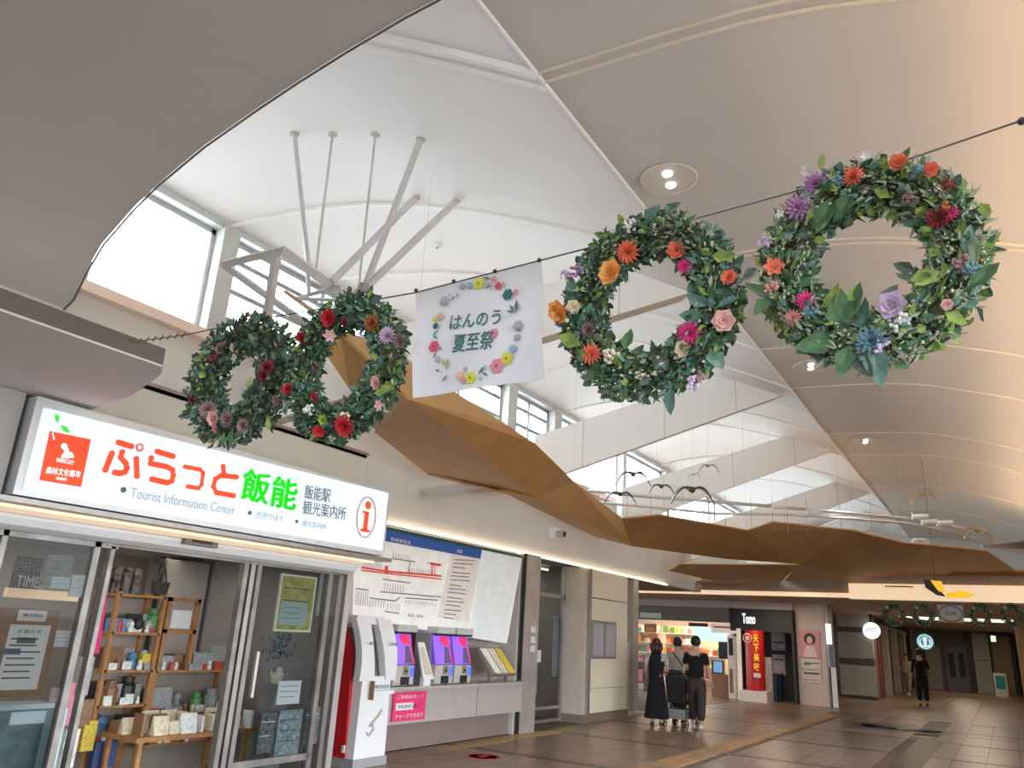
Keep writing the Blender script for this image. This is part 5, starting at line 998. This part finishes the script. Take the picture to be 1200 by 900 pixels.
wreath((222, 366, 342, 522), (262, 408, 305, 470), 'leftmost dark green wreath with mauve blooms beside the window', [
    (313, 431, 'dahlia', 'dark_red', .05), (309, 440, 'dahlia', 'dark_red', .04), (244, 480, 'dahlia', 'mauve', .05), (251, 490, 'rose', 'pink', .04), (267, 491, 'dahlia', 'mauve', .045), (254, 501, 'rose', 'rose_pink', .03), (285, 499, 'dahlia', 'mauve', .04), (226, 469, 'rose', 'dark_red', .025), (259, 408, 'dahlia', 'mauve', .04), (274, 407, 'rose', 'cream', .025), (324, 469, 'dahlia', 'mauve', .03), (294, 370, 'cluster', 'mauve', .02), (250, 420, 'cluster', 'dark_red', .03)],
    (2, 3, .8, .5, .2, 4), [(241, 413, 2.5, .06, 1), (272, 510, -1.5, .13, 0), (262, 512, -1.0, .1, 0), (292, 450, 1.5, .07, 3), (238, 440, 2.8, .09, 3), (300, 375, .6, .07, 1), (315, 495, -1, .1, 3), (310, 390, .2, .12, 0), (298, 395, 2.7, .1, 0)], 11, 1500)
wreath((332, 347, 475, 513), (378, 384, 435, 480), 'second wreath from the left with bright red blooms', [
    (386, 373, 'rose', 'red', .045), (354, 395, 'dahlia', 'red', .04), (337, 456, 'dahlia', 'red', .035), (370, 464, 'rose', 'red', .03), (404, 499, 'dahlia', 'red', .055), (374, 505, 'rose', 'red', .03), (436, 379, 'dahlia', 'rust', .045), (454, 393, 'dahlia', 'lilac', .045), (469, 399, 'rose', 'mauve', .035), (442, 448, 'rose', 'pink', .035), (362, 480, 'cluster', 'white', .035), (404, 488, 'cluster', 'cream', .028), (445, 475, 'blossom', 'pink', .03), (387, 393, 'blossom', 'pink', .035), (424, 390, 'blossom', 'violet', .025), (379, 492, 'rose', 'lime', .025), (371, 431, 'blossom', 'dark_red', .03), (406, 378, 'rose', 'dark_red', .03)],
    (4, 3, 1, .6, .8, 3), [(447, 458, .2, .12, 3), (455, 452, -.4, .1, 3), (432, 440, 2.6, .1, 0), (425, 470, -2, .09, 0), (375, 372, 2.2, .09, 0), (402, 350, 1.2, .09, 0), (440, 352, .5, .08, 5)], 12, 1800)
wreath((652, 248, 866, 466), (706, 292, 812, 408), 'large wreath with orange roses right of the banner', [
    (736, 295, 'dahlia', 'coral', .048), (717, 320, 'rose', 'orange', .052), (656, 365, 'rose', 'orange', .05), (672, 360, 'rose', 'cream', .03), (693, 415, 'dahlia', 'coral', .042), (793, 293, 'rose', 'coral', .035), (802, 312, 'dahlia', 'magenta', .03), (808, 390, 'dahlia', 'magenta', .045), (855, 326, 'rose', 'coral', .03), (848, 376, 'rose', 'pink', .04), (801, 409, 'rose', 'cream', .032), (811, 450, 'cluster', 'lilac', .035), (820, 442, 'cluster', 'mauve', .03), (675, 317, 'cluster', 'purple', .035), (662, 322, 'cluster', 'lilac', .025), (717, 417, 'cluster', 'cream', .04), (738, 265, 'cluster', 'white', .035), (690, 386, 'dahlia', 'mauve', .035), (752, 440, 'cluster', 'cream', .03)],
    (4, 4, 2.8, 1.4, 4, 1.6), [(786, 467, -1.5, .13, 1), (767, 412, 1.8, .09, 5), (785, 245, .4, .09, 5), (763, 250, .5, .09, 1), (838, 420, -1.0, .12, 1), (850, 355, .2, .1, 1), (818, 353, 2.5, .1, 1), (812, 370, 3.0, .1, 1), (700, 435, -2.7, .12, 0), (670, 400, 2.6, .13, 3), (735, 400, 1.3, .1, 0), (845, 300, -.3, .1, 3), (728, 258, 2.0, .06, 3), (800, 265, .6, .13, 0), (775, 425, 2.2, .12, 5), (840, 340, -.5, .12, 0)], 13, 2400)
wreath((876, 184, 1160, 430), (942, 232, 1076, 352), 'biggest wreath at the right with big green leaves and a purple dahlia', [
    (936, 243, 'dahlia', 'purple', .05), (956, 216, 'dahlia', 'purple', .042), (1000, 207, 'dahlia', 'coral', .038), (981, 212, 'cluster', 'blue', .035), (1053, 191, 'rose', 'coral', .03), (1090, 199, 'rose', 'coral', .025), (1074, 202, 'cluster', 'blue', .035), (1100, 255, 'dahlia', 'dark_red', .04), (1112, 250, 'dahlia', 'magenta', .03), (1107, 247, 'cluster', 'rust', .035), (907, 313, 'blossom', 'coral', .038), (903, 336, 'cluster', 'rose_pink', .03), (944, 352, 'dahlia', 'magenta', .032), (930, 373, 'dahlia', 'rose_pink', .03), (1046, 358, 'rose', 'lilac', .045), (1053, 377, 'cluster', 'white', .038), (1022, 400, 'dahlia', 'blue', .05), (1032, 406, 'cluster', 'lilac', .03), (1110, 357, 'rose', 'pink', .018), (896, 283, 'cluster', 'lilac', .03), (1128, 308, 'cluster', 'mauve', .035), (1138, 315, 'cluster', 'blue', .03), (1112, 215, 'cluster', 'dark_red', .025), (1015, 182, 'blossom', 'white', .02), (945, 200, 'blossom', 'white', .022), (915, 250, 'blossom', 'white', .018), (948, 368, 'cluster', 'blue', .03), (1066, 232, 'cluster', 'mauve', .03)],
    (1.8, 2.6, 6, 2, 5.5, .4), [(962, 190, 1.2, .06, 3), (985, 370, 1.5, .18, 0), (960, 402, 3.3, .15, 0), (1000, 360, 1.2, .16, 0), (1012, 372, 1.4, .13, 1), (990, 420, -1.9, .12, 0), (1010, 425, -1.1, .12, 5), (1027, 425, -1.5, .15, 1), (1062, 314, 2.6, .08, 5), (1066, 327, 2.6, .09, 5), (1082, 327, .1, .13, 3), (1040, 347, .8, .09, 5), (1150, 325, .6, .12, 0), (1135, 287, 1.4, .12, 1), (1142, 296, 1.5, .11, 2), (887, 340, 2.4, .1, 0), (893, 357, -2.2, .09, 0), (940, 278, -.1, .07, 5), (945, 332, .0, .09, 0), (880, 320, 3.9, .08, 5), (1035, 227, 2.3, .07, 3), (968, 248, -2, .16, 0), (990, 240, -2.2, .13, 0), (1120, 235, 1, .07, 3), (1154, 245, -1.3, .07, 3), (1118, 372, -.7, .08, 3), (975, 352, 1.1, .12, 3), (1000, 345, .9, .08, 3)], 14, 3200)
# four far wreaths and far banner
YFAR = 21.0
fw_ = thing('far_garland_wire', 'far thin wire carrying small wreaths before the cafe signs', 'wire', P(1100, 708, y=YFAR)); MB().tube([P(1010, 705, y=YFAR), P(1240, 710, y=YFAR)], .01, 4).build('cable', DARKALU, fw_)
for k, (px, rr, lab) in enumerate(((1048, 14, 'leftmost small far wreath before the cafe signs'), (1082, 14, 'second small far wreath just left of the far banner'), (1149, 13, 'small far wreath just right of the far banner'), (1186, 13, 'rightmost small far wreath at the photo edge'))):
    wreath((px-rr, 706, px+rr, 735), (px-rr*.55, 713, px+rr*.55, 728), lab, [(px-8, 712, 'blossom', 'pink', .05), (px+8, 728, 'blossom', 'rust', .06), (px+9, 713, 'blossom', 'mauve', .05)], (3, 1, 3, .5, 2, 3), [], 20+k, 800, y=YFAR)
fb = thing('far_banner', 'small far white banner with printed ring between far wreaths', 'banner', P(1114, 719, y=YFAR)); c, w, h = frame((1099, 709, 1129, 729), y=YFAR); bx('cloth', (c.x-w/2, YFAR, c.z-h/2), (c.x+w/2, YFAR+.01, c.z+h/2), mat('far_cloth', (.45, .40, .38)), fb)
MB().tube([(c.x+.24*math.cos(t*PI/10), YFAR-.005, c.z+.17*math.sin(t*PI/10)) for t in range(20)], .012, 4, closed=True).build('printed_ring', TEAL, fb); text('lettering', '夏至祭', (c.x, YFAR-.005, c.z), .22, .09, (1, 0, 0), (0, 0, 1), TEAL, fb)

# ------------------------------------------------------------------ people
SKIN = mat('skin', (.45, .28, .20), .6)
def skin(name, pts, edges, m, root, rot, loc, sub=1, parent=None, base=0):
    me = bpy.data.meshes.new(name); co = [loc+rot @ V(p[:3]) for p in pts]; me.from_pydata([tuple(c) for c in co], edges, []); me.materials.append(m)
    o = link(name, me, root); md = o.modifiers.new('skin', 'SKIN'); md.use_smooth_shade = True
    for i, p in enumerate(pts): v = me.skin_vertices[0].data[i]; v.radius = p[3] if isinstance(p[3], tuple) else (p[3], p[3]); v.use_root = (i == base)
    s = o.modifiers.new('sub', 'SUBSURF'); s.levels = sub; s.render_levels = sub
    return o
def person(label, loc, head, h, top, legs, shoe, hair, hairstyle='short', dress=None, stride=.0, arms=((-.24, .08, .95), (.24, .08, .95)), sleeve=.45, collar=None, bagside=0):
    k = h/1.7; rot = Matrix.Rotation(head, 3, 'Z') @ Matrix.Diagonal((k, k, k)); loc = V(loc); root = thing('person', label, 'person', loc)
    def T(p): return loc+rot @ V(p)
    fl_, fr_ = (-.09, stride*.5, .08), (.09, -stride*.5, .08+abs(stride)*.12)
    pts = [(0, 0, .92, (.15, .105)), (0, 0, 1.08, (.125, .095)), (0, 0, 1.25, (.15, .10)), (0, 0, 1.38, (.13, .085)), (0, .01, 1.47, .052), (0, .02, 1.55, (.075, .085)), (0, .025, 1.64, (.078, .09)), (0, .02, 1.69, .05)]
    edges = [(i, i+1) for i in range(7)]
    def limb(chain, frm):
        n = len(pts); pts.extend(chain); edges.append((frm, n)); edges.extend((n+i, n+i+1) for i in range(len(chain)-1)); return n+len(chain)-1
    for s, f in ((-1, fl_), (1, fr_)):
        kn = (f[0], f[1]*.5+.03, .49); limb([(s*.09, 0, .86, .085), (kn[0], kn[1], kn[2]+.02, .058), (f[0], f[1]-.01, .28, .05), (f[0], f[1], f[2], .036), (f[0], f[1]+.13, .035+f[2]*.3, .035)], 0)
    for s, a in ((-1, arms[0]), (1, arms[1])):
        el = (s*.23, (a[1])*.25-.03, 1.12); e = limb([(s*.17, 0, 1.38, .05), (el[0], el[1], el[2], .037), (a[0], a[1], a[2], .024), (a[0], a[1]+.035, a[2]-.045, (.036, .02))], 3)
        for q in range(5):
            off = (q-2)*.014; limb([(a[0]+off, a[1]+.06+(0 if q else -.02), a[2]-.075+(.02 if q == 0 else 0), .009), (a[0]+off*1.1, a[1]+.08, a[2]-.105+(.03 if q == 0 else abs(q-2.5)*.006), .0075)], e)
    bod = skin('body', pts, edges, SKIN, root, rot, loc)
    # shirt
    sp = [(0, 0, .87, (.20, .155)), (0, 0, 1.08, (.155, .12)), (0, 0, 1.25, (.178, .125)), (0, 0, 1.39, (.14, .095)), (0, .005, 1.435, (.08, .07))]; se = [(0, 1), (1, 2), (2, 3), (3, 4)]
    if sleeve:
        for s, a in ((-1, arms[0]), (1, arms[1])):
            el = V((s*.23, a[1]*.25-.03, 1.12)); sh_ = V((s*.18, 0, 1.375)); n = len(sp); q = sh_.lerp(el, min(1, sleeve*1.6)); sp += [(sh_.x, sh_.y, sh_.z, .068), (q.x, q.y, q.z, .058)]; se += [(3, n), (n, n+1)]
            if sleeve > .7: sp.append((a[0], a[1]-.02, a[2]+.03, .038)); se.append((n+1, n+2))
    skin('shirt' if not dress else 'blouse', sp, se, top, root, rot, loc)
    if dress:
        mb = MB(); seg = 20; prof = [(.36, .16, .27), (.33, .3, .25), (.28, .6, .22), (.215, .92, .17), (.225, 1.1, .19), (.24, 1.25, .195), (.235, 1.36, .17), (.17, 1.43, .12)]; vs = []; fs = []
        for (rx, z, ry) in prof:
            for q in range(seg): t = 2*PI*q/seg; f = 1+(.05*math.sin(5*t) if z < .5 else 0); vs.append(T((rx*.72*math.cos(t)*f, ry*.8*math.sin(t)*f, z)))
        for i in range(len(prof)-1):
            for q in range(seg): fs.append((i*seg+q, i*seg+(q+1) % seg, (i+1)*seg+(q+1) % seg, (i+1)*seg+q))
        mb.add(vs, fs).build('dress', dress, root, smooth=True)
    else:
        tp = [(0, 0, 1.02, (.165, .13)), (0, 0, .88, (.185, .145))]; te = [(0, 1)]
        for s, f in ((-1, fl_), (1, fr_)):
            n = len(tp); tp += [(s*.09, 0, .80, .12), (f[0], f[1]*.5+.03, .50, .10), (f[0], f[1]-.005, .28+f[2]*.2, .092), (f[0], f[1]-.005, .10+f[2]*.5, .08)]; te += [(1, n), (n, n+1), (n+1, n+2), (n+2, n+3)]
        skin('trousers', tp, te, legs, root, rot, loc)
    for s, f in ((-1, fl_), (1, fr_)):
        z = f[2]-.08; skin('shoe', [(f[0], f[1]-.05, .045+z, .045), (f[0], f[1]+.05, .045+z*.6, .045), (f[0], f[1]+.16, .035+z*.2, (.04, .032))], [(0, 1), (1, 2)], shoe, root, rot, loc)
    hm = MB().ball((0, 0, 0), .1, (.98, 1.12, 1.12), 12, 9); hv = []
    for p in hm.v:
        q = V(p); 
        if q.y > .03 and q.z < .045: q.y = .03
        hv.append(T(q+V((0, .012, 1.635))))
    hm.v = [tuple(p) for p in hv]
    if hairstyle == 'bob':
        for s in (-.06, 0, .06): hm.tube([T((s, -.05, 1.62)), T((s*1.2, -.075, 1.52)), T((s*1.1, -.06, 1.43))], [.075*k, .07*k, .035*k], 8)
    hm.build('hair', hair, root, smooth=True)
    fc = MB().ball(T((0, .115, 1.60)), .016*k, seg=6, rings=4); fc.build('nose', SKIN, bod)
    for s in (-1, 1): MB().ball(T((s*.033, .10, 1.632)), .011*k, seg=6, rings=4).build('eye', INK, bod); MB().ball(T((s*.09, .01, 1.60)), .02*k, seg=6, rings=4).build('ear', SKIN, bod)
    MB().tube([T((-.022, .105, 1.565)), T((.022, .105, 1.565))], .006*k, 5).build('mouth', mat('lips', (.4, .12, .1)), bod)
    if bagside:
        s = bagside; MB().tube([T((s*-.1, -.10, 1.43)), T((s*.05, -.13, 1.25)), T((s*.22, -.10, 1.0))], .012, 5).build('bag_strap', BLACK, root)
        MB().ball(T((s*.25, -.08, .93)), .15, (.5, .9, 1)).build('shoulder_bag', BLACK, root, smooth=True)
    return root
BT = mat('cloth_black', (.004, .004, .006), 1.0); WT = mat('cloth_white', (.42, .38, .35), .8); BRN = mat('trouser_brown', (.025, .018, .016), .85); HB = mat('hair_black', (.006, .005, .006), .7); HR = mat('hair_red', (.045, .008, .008), .5); SHW = mat('shoe_white', (.6, .55, .52), .6); SHB = mat('shoe_black', (.02, .015, .015), .6)
person('woman in a long black dress with dark red hair, seen from behind', (-6.05, 15.55, 0), .35, 1.62, WT, None, SHB, HR, 'bob', dress=BT, stride=.12, arms=((-.2, .15, .95), (.22, .25, .98)), sleeve=.5)
person('person in a white shirt with a black shoulder bag, walking behind the stroller', (-5.95, 16.5, 0), .3, 1.66, WT, BT, SHB, HB, stride=.1, arms=((-.2, .2, 1.0), (.22, .2, 1.0)), sleeve=.9, bagside=1)
person('man in a black T-shirt and dark brown trousers walking away', (-5.30, 15.75, 0), .25, 1.70, BT, BRN, SHW, HB, stride=.38, arms=((-.27, .12, .93), (.29, .02, .88)), sleeve=.5)
person('person in black standing far off below the teal round sign', (-2.6, 31.0, 0), .2, 1.8, BT, BT, SHB, HB, stride=.1, arms=((-.26, .05, .95), (.2, .3, 1.2)), sleeve=.95)
person('person in beige clothes far off before the cafe doorway', (-3.75, 38.6, 0), 2.6, 1.62, mat('cloth_beige', (.5, .40, .26), .8), mat('cloth_tan', (.30, .2, .12), .8), SHW, HB, stride=.2, sleeve=.9, arms=((-.24, .15, 1.0), (.26, .25, 1.1)))
# stroller
sl = V((-5.72, 15.95, 0)); sr = thing('stroller', 'dark baby stroller with rear basket pushed between the walkers', 'stroller', sl)
SB = mat('stroller_black', (.008, .008, .009), .7); SGM = mat('stroller_grey', (.16, .15, .15), .7)
for x in (-.22, .22):
    for y in (-.3, .35):
        for dx in (-.03, .03):
            w = MB(); w.tube([sl+V((x+dx, y+.075*math.cos(t*PI/6), .085+.075*math.sin(t*PI/6))) for t in range(12)], .012, 5, closed=True); w.disc(sl+V((x+dx, y, .085)), (1, 0, 0), .025, .01, 8); w.build('wheel', SB, sr)
    MB().tube([sl+V((x, -.3, .1)), sl+V((x, .2, .75)), sl+V((x, -.28, .98))], .014, 6).build('frame_tube', SGM, sr); MB().tube([sl+V((x, .35, .1)), sl+V((x, .1, .45)), sl+V((x, -.2, .95))], .014, 6).build('frame_tube', SGM, sr)
MB().tube([sl+V((-.22, -.3, 1.0)), sl+V((.22, -.3, 1.0))], .018, 6).build('handlebar', SB, sr)
bx('basket', sl+V((-.2, -.25, .16)), sl+V((.2, .25, .34)), mat('basket_grey', (.18, .17, .16), .8, var=.6, scale=30), sr)
MB().prism([sl+V((-.2, -.15, .45)), sl+V((-.2, .25, .40)), sl+V((-.2, .3, .46)), sl+V((-.2, -.1, .52)), sl+V((-.2, -.22, .95)), sl+V((-.2, -.27, .93))], (.4, 0, 0)).build('seat', SB, sr)
hd = MB(); hd.v = []
for i in range(7):
    t = i/6*PI*.6; hd.v += [tuple(sl+V((-.21, .0-.24*math.cos(t), .82+.24*math.sin(t)))), tuple(sl+V((.21, .0-.24*math.cos(t), .82+.24*math.sin(t))))]
hd.f = [(2*i, 2*i+1, 2*i+3, 2*i+2) for i in range(6)]; hd.build('hood', SB, sr, smooth=True)
